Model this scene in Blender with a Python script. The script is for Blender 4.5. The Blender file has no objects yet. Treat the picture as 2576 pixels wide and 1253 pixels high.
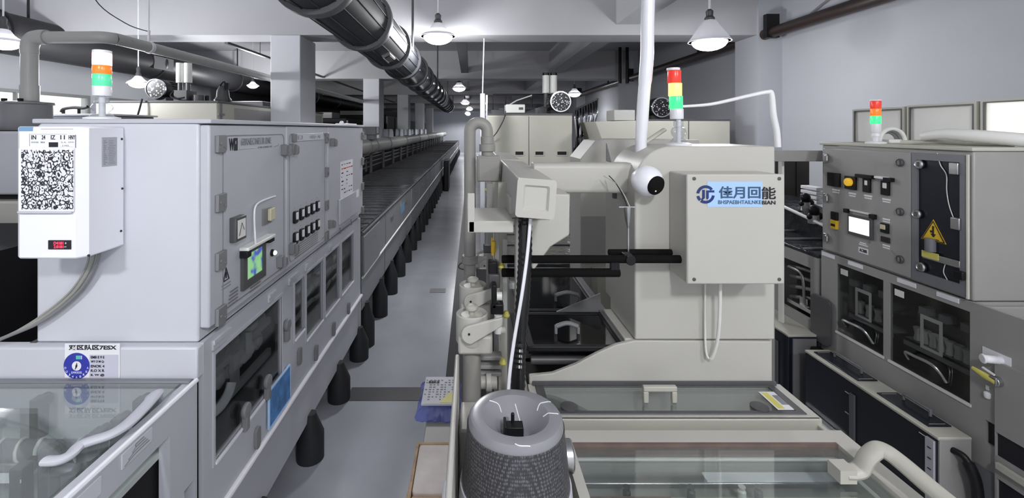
import bpy, bmesh, math, random
from mathutils import Vector, Matrix
random.seed(7)
PI = math.pi
scene = bpy.context.scene
COL = scene.collection
# ---------------------------------------------------------------- camera
F, CX, CY, H = 1150.0, 1185.0, 326.0, 1.65      # focal length in px of a 2576 wide frame, vanishing point, eye height
cam = bpy.data.objects.new('camera', bpy.data.cameras.new('camera'))
COL.objects.link(cam)
cam.location = (0, 0, H)
cam.rotation_euler = (PI/2, 0, 0)
cam.data.sensor_width = 36
cam.data.lens = 36*F/2576
cam.data.shift_x = (1288-CX)/2576
cam.data.shift_y = (CY-626.5)/2576
cam.data.clip_start = 0.05
cam.data.clip_end = 200
scene.camera = cam
def wx(px, Y): return (px-CX)*Y/F
def wz(py, Y): return H-(py-CY)*Y/F
LX = -0.80          # face of the left line
RX = 1.80           # face of the right line
def LY(px): return LX*F/(px-CX)
def RY(px): return RX*F/(px-CX)
def P(px, py, Y): return (wx(px, Y), Y, wz(py, Y))

# ---------------------------------------------------------------- materials
MATS = {}
def mat(name, col, rough=0.5, metal=0.0, noise=0.05, scale=6.0, bump=0.0, bscale=60.0, emit=None, estr=0.0, spec=0.5):
    m = bpy.data.materials.new(name); m.use_nodes = True
    nt = m.node_tree; b = nt.nodes['Principled BSDF']
    b.inputs['Roughness'].default_value = rough
    b.inputs['Metallic'].default_value = metal
    b.inputs['Specular IOR Level'].default_value = spec
    tc = nt.nodes.new('ShaderNodeTexCoord')
    if noise > 0:
        n = nt.nodes.new('ShaderNodeTexNoise'); n.inputs['Scale'].default_value = scale; n.inputs['Detail'].default_value = 3
        nt.links.new(tc.outputs['Object'], n.inputs['Vector'])
        r = nt.nodes.new('ShaderNodeValToRGB')
        r.color_ramp.elements[0].position = 0.3; r.color_ramp.elements[1].position = 0.7
        r.color_ramp.elements[0].color = tuple(c*(1-noise) for c in col)+(1,)
        r.color_ramp.elements[1].color = tuple(min(1, c*(1+noise)) for c in col)+(1,)
        nt.links.new(n.outputs['Fac'], r.inputs['Fac']); nt.links.new(r.outputs['Color'], b.inputs['Base Color'])
    else:
        b.inputs['Base Color'].default_value = tuple(col)+(1,)
    if bump > 0:
        n2 = nt.nodes.new('ShaderNodeTexNoise'); n2.inputs['Scale'].default_value = bscale
        nt.links.new(tc.outputs['Object'], n2.inputs['Vector'])
        bp = nt.nodes.new('ShaderNodeBump'); bp.inputs['Strength'].default_value = bump; bp.inputs['Distance'].default_value = 0.01
        nt.links.new(n2.outputs['Fac'], bp.inputs['Height']); nt.links.new(bp.outputs['Normal'], b.inputs['Normal'])
    if emit:
        b.inputs['Emission Color'].default_value = tuple(emit)+(1,)
        b.inputs['Emission Strength'].default_value = estr
    MATS[name] = m
    return m
def glass(name, tint, fac_min=0.06, fac_max=0.9, rough=0.03, gcol=(1, 1, 1), haze=0.0, hazecol=(.8, .8, .8)):
    m = bpy.data.materials.new(name); m.use_nodes = True
    nt = m.node_tree; nt.nodes.clear()
    out = nt.nodes.new('ShaderNodeOutputMaterial')
    tr = nt.nodes.new('ShaderNodeBsdfTransparent'); tr.inputs['Color'].default_value = tuple(tint)+(1,)
    gl = nt.nodes.new('ShaderNodeBsdfGlossy'); gl.inputs['Roughness'].default_value = rough; gl.inputs['Color'].default_value = tuple(gcol)+(1,)
    fr = nt.nodes.new('ShaderNodeLayerWeight'); fr.inputs['Blend'].default_value = .5
    pw = nt.nodes.new('ShaderNodeMath'); pw.operation = 'POWER'; pw.inputs[1].default_value = 4.0
    mr = nt.nodes.new('ShaderNodeMapRange'); mr.inputs['To Min'].default_value = fac_min; mr.inputs['To Max'].default_value = fac_max
    nt.links.new(fr.outputs['Facing'], pw.inputs[0]); nt.links.new(pw.outputs[0], mr.inputs['Value'])
    src = tr
    if haze > 0:
        df = nt.nodes.new('ShaderNodeBsdfDiffuse'); df.inputs['Color'].default_value = tuple(hazecol)+(1,)
        mh = nt.nodes.new('ShaderNodeMixShader'); mh.inputs['Fac'].default_value = haze
        nt.links.new(tr.outputs[0], mh.inputs[1]); nt.links.new(df.outputs[0], mh.inputs[2]); src = mh
    mx = nt.nodes.new('ShaderNodeMixShader')
    nt.links.new(mr.outputs[0], mx.inputs['Fac']); nt.links.new(src.outputs[0], mx.inputs[1]); nt.links.new(gl.outputs[0], mx.inputs[2])
    nt.links.new(mx.outputs[0], out.inputs['Surface'])
    MATS[name] = m
    return m
def emis(name, col, s):
    m = bpy.data.materials.new(name); m.use_nodes = True
    nt = m.node_tree; nt.nodes.clear()
    out = nt.nodes.new('ShaderNodeOutputMaterial'); e = nt.nodes.new('ShaderNodeEmission')
    e.inputs['Color'].default_value = tuple(col)+(1,); e.inputs['Strength'].default_value = s
    nt.links.new(e.outputs[0], out.inputs['Surface'])
    return m

M_wall = mat('wall_paint', (.46, .47, .51), .75, noise=.03, scale=1.2)
M_ceil = mat('ceiling_paint', (.46, .46, .48), .85, noise=.03, scale=1.5)
M_column = mat('column_paint', (.68, .69, .73), .7, noise=.02, scale=1.2)
M_hose = mat('black_corrugated_hose', (.012, .012, .013), .22)
M_unlit_depth = mat('unlit_depth_dark', (.012, .012, .014), .7)
M_floor = mat('floor_epoxy', (.42, .435, .48), .2, noise=.08, scale=2.5, bump=.05, bscale=9)
M_cool = mat('cool_white_enamel', (.575, .585, .64), .38, noise=.015)
M_cool2 = mat('cool_grey_enamel', (.49, .50, .545), .4, noise=.02)
M_white = mat('bright_white_enamel', (.86, .86, .92), .32, noise=.01)
M_warm = mat('warm_white_enamel', (.52, .508, .468), .42, noise=.015)
M_beige = mat('beige_enamel', (.50, .49, .43), .45, noise=.02)
M_grey = mat('warm_grey_enamel', (.33, .325, .315), .42, noise=.03)
M_midgrey = mat('mid_grey_plastic', (.21, .21, .22), .45)
M_dgrey = mat('dark_grey_plastic', (.085, .085, .09), .4)
M_slate = mat('slate_grey_enamel', (.19, .195, .215), .35)
M_black = mat('black_plastic', (.010, .010, .012), .4, spec=.3)
M_foam = mat('black_foam', (.007, .007, .007), .85, bump=.4, bscale=400, spec=.12)
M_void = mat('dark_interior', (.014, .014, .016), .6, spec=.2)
M_navy = mat('navy_tank_panel', (.010, .013, .022), .25)
M_steel = mat('brushed_steel', (.55, .55, .56), .28, metal=1, noise=.06, scale=25)
M_chrome = mat('chrome', (.8, .8, .82), .1, metal=1, noise=0)
M_duct = mat('dark_duct_metal', (.040, .042, .047), .58, metal=0, spec=.22, noise=.12, scale=9)
M_ductfilm = mat('wrapped_dark_duct', (.026, .028, .032), .22, metal=0, noise=.2, scale=9, bump=.5, bscale=7)
M_band = mat('dark_band', (.13, .13, .14), .5, spec=.3)
M_pipe = mat('pale_pvc_pipe', (.45, .45, .43), .42, noise=.02)
M_pipe2 = mat('warm_grey_pipe', (.33, .322, .30), .45, noise=.02)
M_brown = mat('dark_red_pipe', (.030, .018, .016), .4)
M_conv = mat('dark_conveyor_film', (.022, .025, .030), .16, noise=.5, scale=14, bump=.35, bscale=26)
M_convside = mat('conveyor_side_panel', (.24, .25, .27), .4, noise=.03)
M_foot = mat('black_foot_rubber', (.020, .021, .025), .6)
M_cable = mat('grey_cable', (.30, .30, .28), .5)
M_wire = mat('dark_wire', (.05, .05, .055), .5)
M_whitewire = mat('white_cord', (.85, .85, .86), .4)
M_red = mat('red_lens', (.75, .05, .03), .25, emit=(1, .06, .04), estr=.25)
M_redlit = mat('lit_red_lens', (1, .25, .25), .3, emit=(1, .28, .30), estr=4)
M_orange = mat('orange_lens', (.95, .22, .03), .25, emit=(1, .22, .02), estr=.35)
M_yellowlit = mat('lit_yellow_lens', (1, .7, .1), .25, emit=(1, .66, .10), estr=2.4)
M_green = mat('green_lens', (.1, .62, .34), .25, emit=(.1, .8, .4), estr=.35)
M_greenlit = mat('lit_green_lens', (.02, .35, .10), .25, emit=(.06, 1, .28), estr=.95)
M_lenswhite = mat('white_lens', (.85, .85, .88), .3)
M_yellow = mat('yellow_plastic', (.80, .52, .03), .4)
M_yellowbtn = mat('yellow_push_button', (.85, .50, .03), .3, emit=(1, .6, .05), estr=.25)
M_paleyellow = mat('pale_yellow_sticker', (.72, .66, .16), .45)
M_cream = mat('cream_plastic', (.62, .57, .40), .5)
M_blue = mat('blue_sign', (.06, .20, .48), .4, noise=.35, scale=28)
M_bluelogo = mat('navy_logo_ink', (.012, .035, .16), .4)
M_bluesticker = mat('royal_blue_print', (.03, .04, .36), .4)
M_lightblue = mat('light_blue_film', (.42, .62, .90), .4, noise=.01)
M_paleblue = mat('muted_blue_label', (.18, .33, .52), .5)
M_ink = mat('black_ink', (.012, .012, .018), .6, noise=0)
M_greyink = mat('grey_ink', (.25, .25, .28), .6, noise=0)
M_paper = mat('white_paper', (.80, .80, .84), .7)
M_ductblack = mat('black_round_duct', (.016, .016, .018), .5, spec=.25)
M_panelbright = mat('glowing_milky_panel', (.8, .8, .77), .4, emit=(1, 1, .95), estr=.45)  # panel sheet with a faint emission of its own
M_card = mat('cardboard', (.60, .42, .27), .8, noise=.2, scale=18)
M_cardpale = mat('pale_pink_paper', (.93, .83, .78), .7, noise=.12, scale=9)
M_bulb = emis('lamp_glow', (1, .99, 1), 32)
def shade_mat():
    m = bpy.data.materials.new('translucent_lamp_shade'); m.use_nodes = True
    nt = m.node_tree; nt.nodes.clear(); out = nt.nodes.new('ShaderNodeOutputMaterial')
    a = nt.nodes.new('ShaderNodeBsdfDiffuse'); a.inputs['Color'].default_value = (.72, .72, .75, 1)
    b = nt.nodes.new('ShaderNodeBsdfTranslucent'); b.inputs['Color'].default_value = (.85, .85, .88, 1)
    mx = nt.nodes.new('ShaderNodeMixShader'); mx.inputs['Fac'].default_value = .10
    nt.links.new(a.outputs[0], mx.inputs[1]); nt.links.new(b.outputs[0], mx.inputs[2]); nt.links.new(mx.outputs[0], out.inputs['Surface'])
    return m
M_shade = shade_mat()
M_winlight = emis('lit_window', (.86, .96, .84), 1.15)
M_screen = emis('white_screen', (.92, .95, 1), 1.0)
M_panel = mat('milky_panel', (.78, .78, .75), .35, noise=.03)
M_copper = mat('copper_rollers', (.30, .17, .12), .3, metal=.6, noise=.2, scale=30)
M_rust = mat('brown_seal', (.16, .11, .095), .5, noise=.15, scale=20)
M_redled = emis('red_digits', (1, .05, .10), 2.2)
M_whiteled = emis('white_indicator', (.85, 1, .9), 1.5)
G_lid = glass('clear_lid_glass', (.90, .93, .92), .08, .95, .04, haze=.05, hazecol=(.6, .64, .64))
G_dark = glass('smoked_glass', (.78, .79, .79), .04, .5, .05)
M_inner = mat('dark_tank_lining', (.06, .06, .062), .5)
M_ring = mat('grey_roller_rings', (.30, .31, .31), .45)
M_nozzle = mat('pale_nozzle', (.52, .52, .51), .4)
G_smoke = glass('dark_smoked_lid', (.20, .21, .21), .06, .5, .06)
G_clear = glass('clear_acrylic', (.86, .88, .90), .10, 1.0, .03, haze=.08)

# patterned materials -------------------------------------------------
def grille_mat():
    m = bpy.data.materials.new('pierced_grille'); m.use_nodes = True
    nt = m.node_tree; b = nt.nodes['Principled BSDF']; b.inputs['Roughness'].default_value = .45
    tc = nt.nodes.new('ShaderNodeTexCoord'); mp = nt.nodes.new('ShaderNodeMapping')
    mp.inputs['Scale'].default_value = (92, 1, 80)
    nt.links.new(tc.outputs['Object'], mp.inputs['Vector'])
    nz = nt.nodes.new('ShaderNodeTexNoise'); nz.inputs['Scale'].default_value = 38
    nt.links.new(tc.outputs['Object'], nz.inputs['Vector'])
    ad = nt.nodes.new('ShaderNodeVectorMath'); ad.operation = 'MULTIPLY_ADD'
    ad.inputs[1].default_value = (2.2, 0, 2.0)
    nt.links.new(nz.outputs['Color'], ad.inputs[0]); nt.links.new(mp.outputs[0], ad.inputs[2])
    v = nt.nodes.new('ShaderNodeTexVoronoi'); v.voronoi_dimensions = '3D'; v.inputs['Scale'].default_value = 1.0; v.inputs['Randomness'].default_value = .45
    nt.links.new(ad.outputs[0], v.inputs['Vector'])
    mu = nt.nodes.new('ShaderNodeMath'); mu.operation = 'MULTIPLY'; mu.inputs[1].default_value = 13.0
    si = nt.nodes.new('ShaderNodeMath'); si.operation = 'SINE'
    nt.links.new(v.outputs['Distance'], mu.inputs[0]); nt.links.new(mu.outputs[0], si.inputs[0])
    r = nt.nodes.new('ShaderNodeValToRGB')
    r.color_ramp.elements[0].position = .15; r.color_ramp.elements[0].color = (.78, .78, .82, 1)
    r.color_ramp.elements[1].position = .5; r.color_ramp.elements[1].color = (.015, .015, .02, 1)
    nt.links.new(si.outputs[0], r.inputs['Fac']); nt.links.new(r.outputs['Color'], b.inputs['Base Color'])
    return m
M_grille = grille_mat()
def mesh_mat():     # fine diamond mesh of the grey drum
    m = bpy.data.materials.new('fine_meshed_cover'); m.use_nodes = True
    nt = m.node_tree; b = nt.nodes['Principled BSDF']; b.inputs['Roughness'].default_value = .3
    tc = nt.nodes.new('ShaderNodeTexCoord')
    v = nt.nodes.new('ShaderNodeTexVoronoi'); v.inputs['Scale'].default_value = 300; v.inputs['Randomness'].default_value = .3
    mp = nt.nodes.new('ShaderNodeMapping'); mp.inputs['Scale'].default_value = (1, 1, .45)
    nt.links.new(tc.outputs['Object'], mp.inputs['Vector']); nt.links.new(mp.outputs[0], v.inputs['Vector'])
    r = nt.nodes.new('ShaderNodeValToRGB')
    r.color_ramp.elements[0].position = .15; r.color_ramp.elements[0].color = (.19, .19, .21, 1)
    r.color_ramp.elements[1].position = .5; r.color_ramp.elements[1].color = (.045, .045, .05, 1)
    nt.links.new(v.outputs['Distance'], r.inputs['Fac']); nt.links.new(r.outputs['Color'], b.inputs['Base Color'])
    return m
M_meshed = mesh_mat()
def fan_mat():
    m = bpy.data.materials.new('fan_guard_glints'); m.use_nodes = True
    nt = m.node_tree; b = nt.nodes['Principled BSDF']; b.inputs['Roughness'].default_value = .25; b.inputs['Metallic'].default_value = .6
    tc = nt.nodes.new('ShaderNodeTexCoord')
    v = nt.nodes.new('ShaderNodeTexVoronoi'); v.inputs['Scale'].default_value = 42
    nt.links.new(tc.outputs['Object'], v.inputs['Vector'])
    r = nt.nodes.new('ShaderNodeValToRGB')
    r.color_ramp.elements[0].position = .12; r.color_ramp.elements[0].color = (.8, .8, .82, 1)  # pale spots in the colour imitate glints on the guard
    r.color_ramp.elements[1].position = .34; r.color_ramp.elements[1].color = (.02, .02, .022, 1)
    nt.links.new(v.outputs['Distance'], r.inputs['Fac']); nt.links.new(r.outputs['Color'], b.inputs['Base Color'])
    return m
M_fan = fan_mat()
def screen_mat():
    m = bpy.data.materials.new('colour_touch_screen'); m.use_nodes = True
    nt = m.node_tree; nt.nodes.clear()
    out = nt.nodes.new('ShaderNodeOutputMaterial'); e = nt.nodes.new('ShaderNodeEmission'); e.inputs['Strength'].default_value = .75
    tc = nt.nodes.new('ShaderNodeTexCoord'); n = nt.nodes.new('ShaderNodeTexNoise'); n.inputs['Scale'].default_value = 22; n.inputs['Detail'].default_value = 1
    nt.links.new(tc.outputs['Object'], n.inputs['Vector'])
    r = nt.nodes.new('ShaderNodeValToRGB'); cr = r.color_ramp; cr.interpolation = 'LINEAR'
    cr.elements[0].position = .36; cr.elements[0].color = (.10, .13, .50, 1)
    cr.elements[1].position = .60; cr.elements[1].color = (.32, .62, .30, 1)
    el = cr.elements.new(.48); el.color = (.28, .60, .26, 1)
    nt.links.new(n.outputs['Fac'], r.inputs['Fac']); nt.links.new(r.outputs['Color'], e.inputs['Color']); nt.links.new(e.outputs[0], out.inputs['Surface'])
    return m
M_hmi = screen_mat()

# ---------------------------------------------------------------- mesh builder
OFF = {}
class MB:
    def __init__(s): s.v = []; s.f = []
    def add(s, vs, fs):
        o = len(s.v); s.v += [tuple(v) for v in vs]; s.f += [tuple(i+o for i in f) for f in fs]; return s
    def box(s, x0, x1, y0, y1, z0, z1):
        x0, x1 = sorted((x0, x1)); y0, y1 = sorted((y0, y1)); z0, z1 = sorted((z0, z1))
        return s.add([(x0, y0, z0), (x1, y0, z0), (x1, y1, z0), (x0, y1, z0), (x0, y0, z1), (x1, y0, z1), (x1, y1, z1), (x0, y1, z1)],
                     [(0, 3, 2, 1), (4, 5, 6, 7), (0, 1, 5, 4), (1, 2, 6, 5), (2, 3, 7, 6), (3, 0, 4, 7)])
    def prism(s, poly, axis, a, b):
        def pt(u, v, w): return {'x': (w, u, v), 'y': (u, w, v), 'z': (u, v, w)}[axis]
        n = len(poly)
        area = sum(poly[i][0]*poly[(i+1) % n][1]-poly[(i+1) % n][0]*poly[i][1] for i in range(n))
        if area < 0: poly = poly[::-1]
        if a > b: a, b = b, a
        vs = [pt(u, v, a) for u, v in poly]+[pt(u, v, b) for u, v in poly]
        sides = [(i, (i+1) % n, n+(i+1) % n, n+i) for i in range(n)]
        fs = [tuple(range(n-1, -1, -1)), tuple(range(n, 2*n))]+sides
        if axis == 'y': fs = [tuple(reversed(f)) for f in fs]
        return s.add(vs, fs)
    def cyl(s, p, q, r, r2=None, n=20):
        r2 = r if r2 is None else r2
        p = Vector(p); q = Vector(q); d = (q-p).normalized()
        a = d.orthogonal().normalized(); b = d.cross(a)
        vs = []
        for c, rr in ((p, r), (q, r2)):
            for i in range(n):
                t = 2*PI*i/n; vs.append(c+a*rr*math.cos(t)+b*rr*math.sin(t))
        fs = [(i, (i+1) % n, n+(i+1) % n, n+i) for i in range(n)]+[tuple(range(n-1, -1, -1)), tuple(range(n, 2*n))]
        return s.add(vs, fs)
    def tube(s, pts, r, n=12, flat=None):
        pts = [Vector(p) for p in pts]; m = len(pts)
        rs = r if isinstance(r, (list, tuple)) else [r]*m
        T = []
        for i in range(m):
            d = pts[min(i+1, m-1)]-pts[max(i-1, 0)]; T.append(d.normalized())
        a = T[0].orthogonal().normalized()
        if abs(T[0].z) < .9: a = T[0].cross(Vector((0, 0, 1))).normalized()
        vs = []
        for i in range(m):
            a = (a-T[i]*a.dot(T[i])).normalized(); b = T[i].cross(a)
            for k in range(n):
                t = 2*PI*k/n; fa, fb = (1, 1) if flat is None else flat
                vs.append(pts[i]+a*rs[i]*fa*math.cos(t)+b*rs[i]*fb*math.sin(t))
        fs = []
        for i in range(m-1):
            for k in range(n):
                fs.append((i*n+k, i*n+(k+1) % n, (i+1)*n+(k+1) % n, (i+1)*n+k))
        fs += [tuple(range(n-1, -1, -1)), tuple(range((m-1)*n, m*n))]
        return s.add(vs, fs)
    def lathe(s, prof, c, axis=(0, 0, 1), n=32, ring=False):
        if ring: prof = list(prof)+[prof[0]]
        c = Vector(c); d = Vector(axis).normalized(); a = d.orthogonal().normalized(); b = d.cross(a)
        vs = []; m = len(prof)
        for r, h in prof:
            for i in range(n):
                t = 2*PI*i/n; vs.append(c+d*h+a*max(r, 1e-4)*math.cos(t)+b*max(r, 1e-4)*math.sin(t))
        fs = []
        for j in range(m-1):
            for i in range(n):
                fs.append((j*n+i, j*n+(i+1) % n, (j+1)*n+(i+1) % n, (j+1)*n+i))
        if not ring: fs += [tuple(range(n-1, -1, -1)), tuple(range((m-1)*n, m*n))]
        return s.add(vs, fs)
    def ball(s, c, r, n=20, sx=1, sy=1, sz=1):
        vs = []; fs = []; m = n//2
        for j in range(m+1):
            ph = PI*j/m
            for i in range(n):
                t = 2*PI*i/n
                rr = max(math.sin(ph), 1e-4)*r
                vs.append((c[0]+sx*rr*math.cos(t), c[1]+sy*rr*math.sin(t), c[2]-sz*r*math.cos(ph)))
        for j in range(m):
            for i in range(n):
                fs.append((j*n+i, j*n+(i+1) % n, (j+1)*n+(i+1) % n, (j+1)*n+i))
        return s.add(vs, fs)
    def plate(s, axis, a, b, u0, u1, v0, v1, holes):
        a, b = sorted((a, b))
        us = sorted({u0, u1, *[h[0] for h in holes], *[h[1] for h in holes]}); vs_ = sorted({v0, v1, *[h[2] for h in holes], *[h[3] for h in holes]})
        us = [u for u in us if u0 <= u <= u1]; vs_ = [v for v in vs_ if v0 <= v <= v1]
        def solid(i, j):
            if i < 0 or j < 0 or i >= len(us)-1 or j >= len(vs_)-1: return False
            cu = (us[i]+us[i+1])/2; cv = (vs_[j]+vs_[j+1])/2
            return not any(h[0] < cu < h[1] and h[2] < cv < h[3] for h in holes)
        idx = {}; vv = []; ff = []
        def vid(i, j, k):
            if (i, j, k) not in idx:
                u, v, w = us[i], vs_[j], (a, b)[k]
                idx[(i, j, k)] = len(vv); vv.append({'x': (w, u, v), 'y': (u, w, v), 'z': (u, v, w)}[axis])
            return idx[(i, j, k)]
        for i in range(len(us)-1):
            for j in range(len(vs_)-1):
                if not solid(i, j): continue
                ff.append((vid(i, j, 0), vid(i, j+1, 0), vid(i+1, j+1, 0), vid(i+1, j, 0)))
                ff.append((vid(i, j, 1), vid(i+1, j, 1), vid(i+1, j+1, 1), vid(i, j+1, 1)))
                if not solid(i-1, j): ff.append((vid(i, j, 0), vid(i, j, 1), vid(i, j+1, 1), vid(i, j+1, 0)))
                if not solid(i+1, j): ff.append((vid(i+1, j, 0), vid(i+1, j+1, 0), vid(i+1, j+1, 1), vid(i+1, j, 1)))
                if not solid(i, j-1): ff.append((vid(i, j, 0), vid(i+1, j, 0), vid(i+1, j, 1), vid(i, j, 1)))
                if not solid(i, j+1): ff.append((vid(i, j+1, 0), vid(i, j+1, 1), vid(i+1, j+1, 1), vid(i+1, j+1, 0)))
        if axis == 'y': ff = [tuple(reversed(f)) for f in ff]
        return s.add(vv, ff)
    def build(s, name, m, parent=None, bev=0.0, smooth=True, ang=35, seg=2):
        me = bpy.data.meshes.new(name)
        off = Vector(OFF.get(parent.name, (0, 0, 0))) if parent else Vector((0, 0, 0))
        if parent is None:          # a thing of one mesh: origin at its base
            xs = [v[0] for v in s.v]; ys = [v[1] for v in s.v]; zs = [v[2] for v in s.v]
            off = Vector(((min(xs)+max(xs))/2, (min(ys)+max(ys))/2, min(zs)))
        me.from_pydata([tuple(Vector(v)-off) for v in s.v], [], s.f)
        bm = bmesh.new(); bm.from_mesh(me); bmesh.ops.recalc_face_normals(bm, faces=bm.faces); bm.to_mesh(me); bm.free()
        if smooth:
            for p in me.polygons: p.use_smooth = True
            me.set_sharp_from_angle(angle=math.radians(ang))
        me.materials.append(m)
        o = bpy.data.objects.new(name, me); COL.objects.link(o)
        if parent: o.parent = parent; OFF[o.name] = tuple(off)
        else: o.location = off; OFF[o.name] = tuple(off)
        if bev > 0:
            b = o.modifiers.new('bevel', 'BEVEL'); b.width = bev; b.segments = seg; b.limit_method = 'ANGLE'; b.angle_limit = math.radians(50); b.harden_normals = False
        return o
def box(name, m, parent, x0, x1, y0, y1, z0, z1, bev=0.0):
    return MB().box(x0, x1, y0, y1, z0, z1).build(name, m, parent, bev)
def tag(o, label, cat, group=None, kind=None):
    o['label'] = label; o['category'] = cat
    if group: o['group'] = group
    if kind: o['kind'] = kind
    return o
def thing(name, label, cat, loc, group=None):
    o = bpy.data.objects.new(name, None); COL.objects.link(o); o.location = loc; o.empty_display_size = .1
    OFF[o.name] = tuple(loc)
    return tag(o, label, cat, group)
def struct(name, mb, m, parent=None, bev=0):
    o = mb.build(name, m, parent, bev); o['kind'] = 'structure'; return o
def dup(root, delta, label=None):
    def cp(o, par):
        c = o.copy(); COL.objects.link(c)
        if par: c.parent = par
        for ch in list(o.children): cp(ch, c)
        return c
    c = cp(root, None); c.location = Vector(root.location)+Vector(delta)
    OFF[c.name] = tuple(c.location)
    if label: c['label'] = label
    return c
ROT = {'front': (PI/2, 0, 0), 'left': (PI/2, 0, PI/2), 'right': (PI/2, 0, -PI/2), 'up': (0, 0, 0)}
def text(name, s, m, parent, loc, w, h, face, ext=.0006, bold=0.0):
    cu = bpy.data.curves.new(name, 'FONT'); cu.body = s; cu.extrude = .02; cu.offset = bold
    t = bpy.data.objects.new(name, cu); COL.objects.link(t)
    bpy.context.view_layer.update()
    me = bpy.data.meshes.new_from_object(t.evaluated_get(bpy.context.evaluated_depsgraph_get()))
    bpy.data.objects.remove(t); bpy.data.curves.remove(cu)
    xs = [v.co.x for v in me.vertices]; ys = [v.co.y for v in me.vertices]
    if not xs: return None
    x0, x1, y0, y1 = min(xs), max(xs), min(ys), max(ys)
    for v in me.vertices:
        v.co.x = ((v.co.x-x0)/(x1-x0)-.5)*w; v.co.y = ((v.co.y-y0)/(y1-y0)-.5)*h; v.co.z = (v.co.z/.02)*ext
    from mathutils import Euler
    R = Euler(ROT[face]).to_matrix().to_4x4()
    off = Vector(OFF.get(parent.name, (0, 0, 0)))
    me.transform(Matrix.Translation(Vector(loc)-off) @ R)
    me.name = name; me.materials.clear(); me.materials.append(m)
    o = bpy.data.objects.new(name, me); COL.objects.link(o); o.parent = parent; OFF[o.name] = tuple(off)
    return o
def arc(cx, cy, r, a0, a1, n=10):
    return [(cx+r*math.cos(math.radians(a0+(a1-a0)*i/n)), cy+r*math.sin(math.radians(a0+(a1-a0)*i/n))) for i in range(n+1)]
def rrect(u0, u1, v0, v1, r, n=5):
    return arc(u1-r, v1-r, r, 0, 90, n)+arc(u0+r, v1-r, r, 90, 180, n)+arc(u0+r, v0+r, r, 180, 270, n)+arc(u1-r, v0+r, r, 270, 360, n)
def spline(pts, n=8):
    pts = [Vector(p) for p in pts]; out = []
    for i in range(len(pts)-1):
        p0 = pts[max(i-1, 0)]; p1 = pts[i]; p2 = pts[i+1]; p3 = pts[min(i+2, len(pts)-1)]
        for k in range(n):
            t = k/n
            out.append(.5*((2*p1)+(p2-p0)*t+(2*p0-5*p1+4*p2-p3)*t*t+(3*p1-p0-3*p2+p3)*t**3))
    out.append(pts[-1]); return out
# ================================================================ THE SETTING
struct('floor', MB().box(-6.2, 3.6, -2.5, 35, -.1, 0), M_floor)
struct('ceiling', MB().box(-6.2, 3.6, -2.5, 35, 3.25, 3.35), M_ceil)
struct('wall_right', MB().box(3.39, 3.55, -2.5, 35, 0, 3.25), M_wall)
WY = [(4.9, 7.15), (7.62, 8.35)]
struct('wall_left', MB().plate('x', -6.15, -6.0, -2.5, 35, 0, 3.25, [(a, b, 1.87, 2.14) for a, b in WY]), M_wall)
struct('wall_back', MB().box(-6, 3.39, 34, 34.2, 0, 3.25), M_wall)
for i, (a, b) in enumerate(WY):
    w = MB().box(-6.12, -6.10, a, b, 1.87, 2.14).build('window_%d' % (i+1), M_winlight); w['kind'] = 'structure'
    f = MB().plate('x', -6.03, -5.985, a-.04, b+.04, 1.83, 2.18, [(a, (a+b)/2-.012, 1.87, 2.14), ((a+b)/2+.012, b, 1.87, 2.14)])
    f.build('window_frame', M_midgrey, w)
struct('wall_unlit_depth', MB().box(-5.2, -5.1, 9.6, 33, 0, 3.1), M_unlit_depth)  # added near-black sheet, stands in for the unlit depth of the left bay
# cross beams and the lengthwise beam
for k, Y in enumerate((5.0, 9.3, 13.6, 17.9, 22.2, 26.5)):
    struct('beam', MB().box(-6, 3.39, Y, Y+.4, 2.685, 3.25), M_ceil)
struct('beam_lengthwise', MB().box(1.587, 1.83, -2.5, 34, 2.80, 3.25), M_ceil)
for Y in (5.0, 9.3, 13.6, 17.9, 22.2):
    struct('column', MB().box(-2.196, -1.87, Y+.002, Y+.50, 0, 2.686), M_column, bev=.008)
    struct('column', MB().box(3.13, 3.392, Y-.02, Y+.42, 0, 3.25), M_wall)
struct('trim_1', MB().box(-.76, -.17, 2.78, 2.92, 0, .004), M_dgrey)          # channel cover across the aisle
struct('trim_2', MB().box(-.42, -.26, 4.62, 4.74, 0, .003), M_midgrey)
struct('trim_3', MB().box(-.165, -.035, 1.95, 33, 0, .035), M_black)            # dark strip along the right-hand line

# ---------------------------------------------------------------- overhead duct over the left line
dx, dz = -.79, 2.44
d = thing('ventilation_duct', 'large dark round ventilation duct hanging over the aisle', 'duct', (dx, 2.0, dz))
R0 = .207
edges = [-2.0, -1.0, 0, .8, 1.55, 2.3, 3.3, 4.33, 5.2, 6.1, 7.0, 7.9, 8.8, 9.7, 10.6, 11.5, 12.4, 13.3, 14.2, 15.1, 16.0]
for i in range(len(edges)-1):
    a, b = edges[i], edges[i+1]
    film = a > 5
    m = MB()
    if film:
        prof = []
        for k in range(13):
            t = k/12; prof.append((R0-.004-.018*math.sin(PI*t)*(1 if k % 2 else .55), (b-a)*t))
        m.lathe(prof, (dx, a, dz), (0, 1, 0), 36)
    else:
        prof = [(R0-.01, 0), (R0-.01, b-a)]
        m.lathe(prof, (dx, a, dz), (0, 1, 0), 36)
        for q in range(14):                 # lengthwise seams
            t = 2*PI*q/14
            c, s_ = math.cos(t), math.sin(t); rr = R0-.008
            m.tube([(dx+c*rr, a+.06, dz+s_*rr), (dx+c*rr, b-.05, dz+s_*rr)], .004, 6)
    m.build('duct_section', M_ductfilm if film else M_duct, d)
    MB().lathe([(R0-.012, -.045), (R0+.016, -.04), (R0+.020, 0), (R0+.016, .04), (R0-.012, .045)], (dx, a, dz), (0, 1, 0), 36).build('flange', M_band if not film else M_duct, d)
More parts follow.
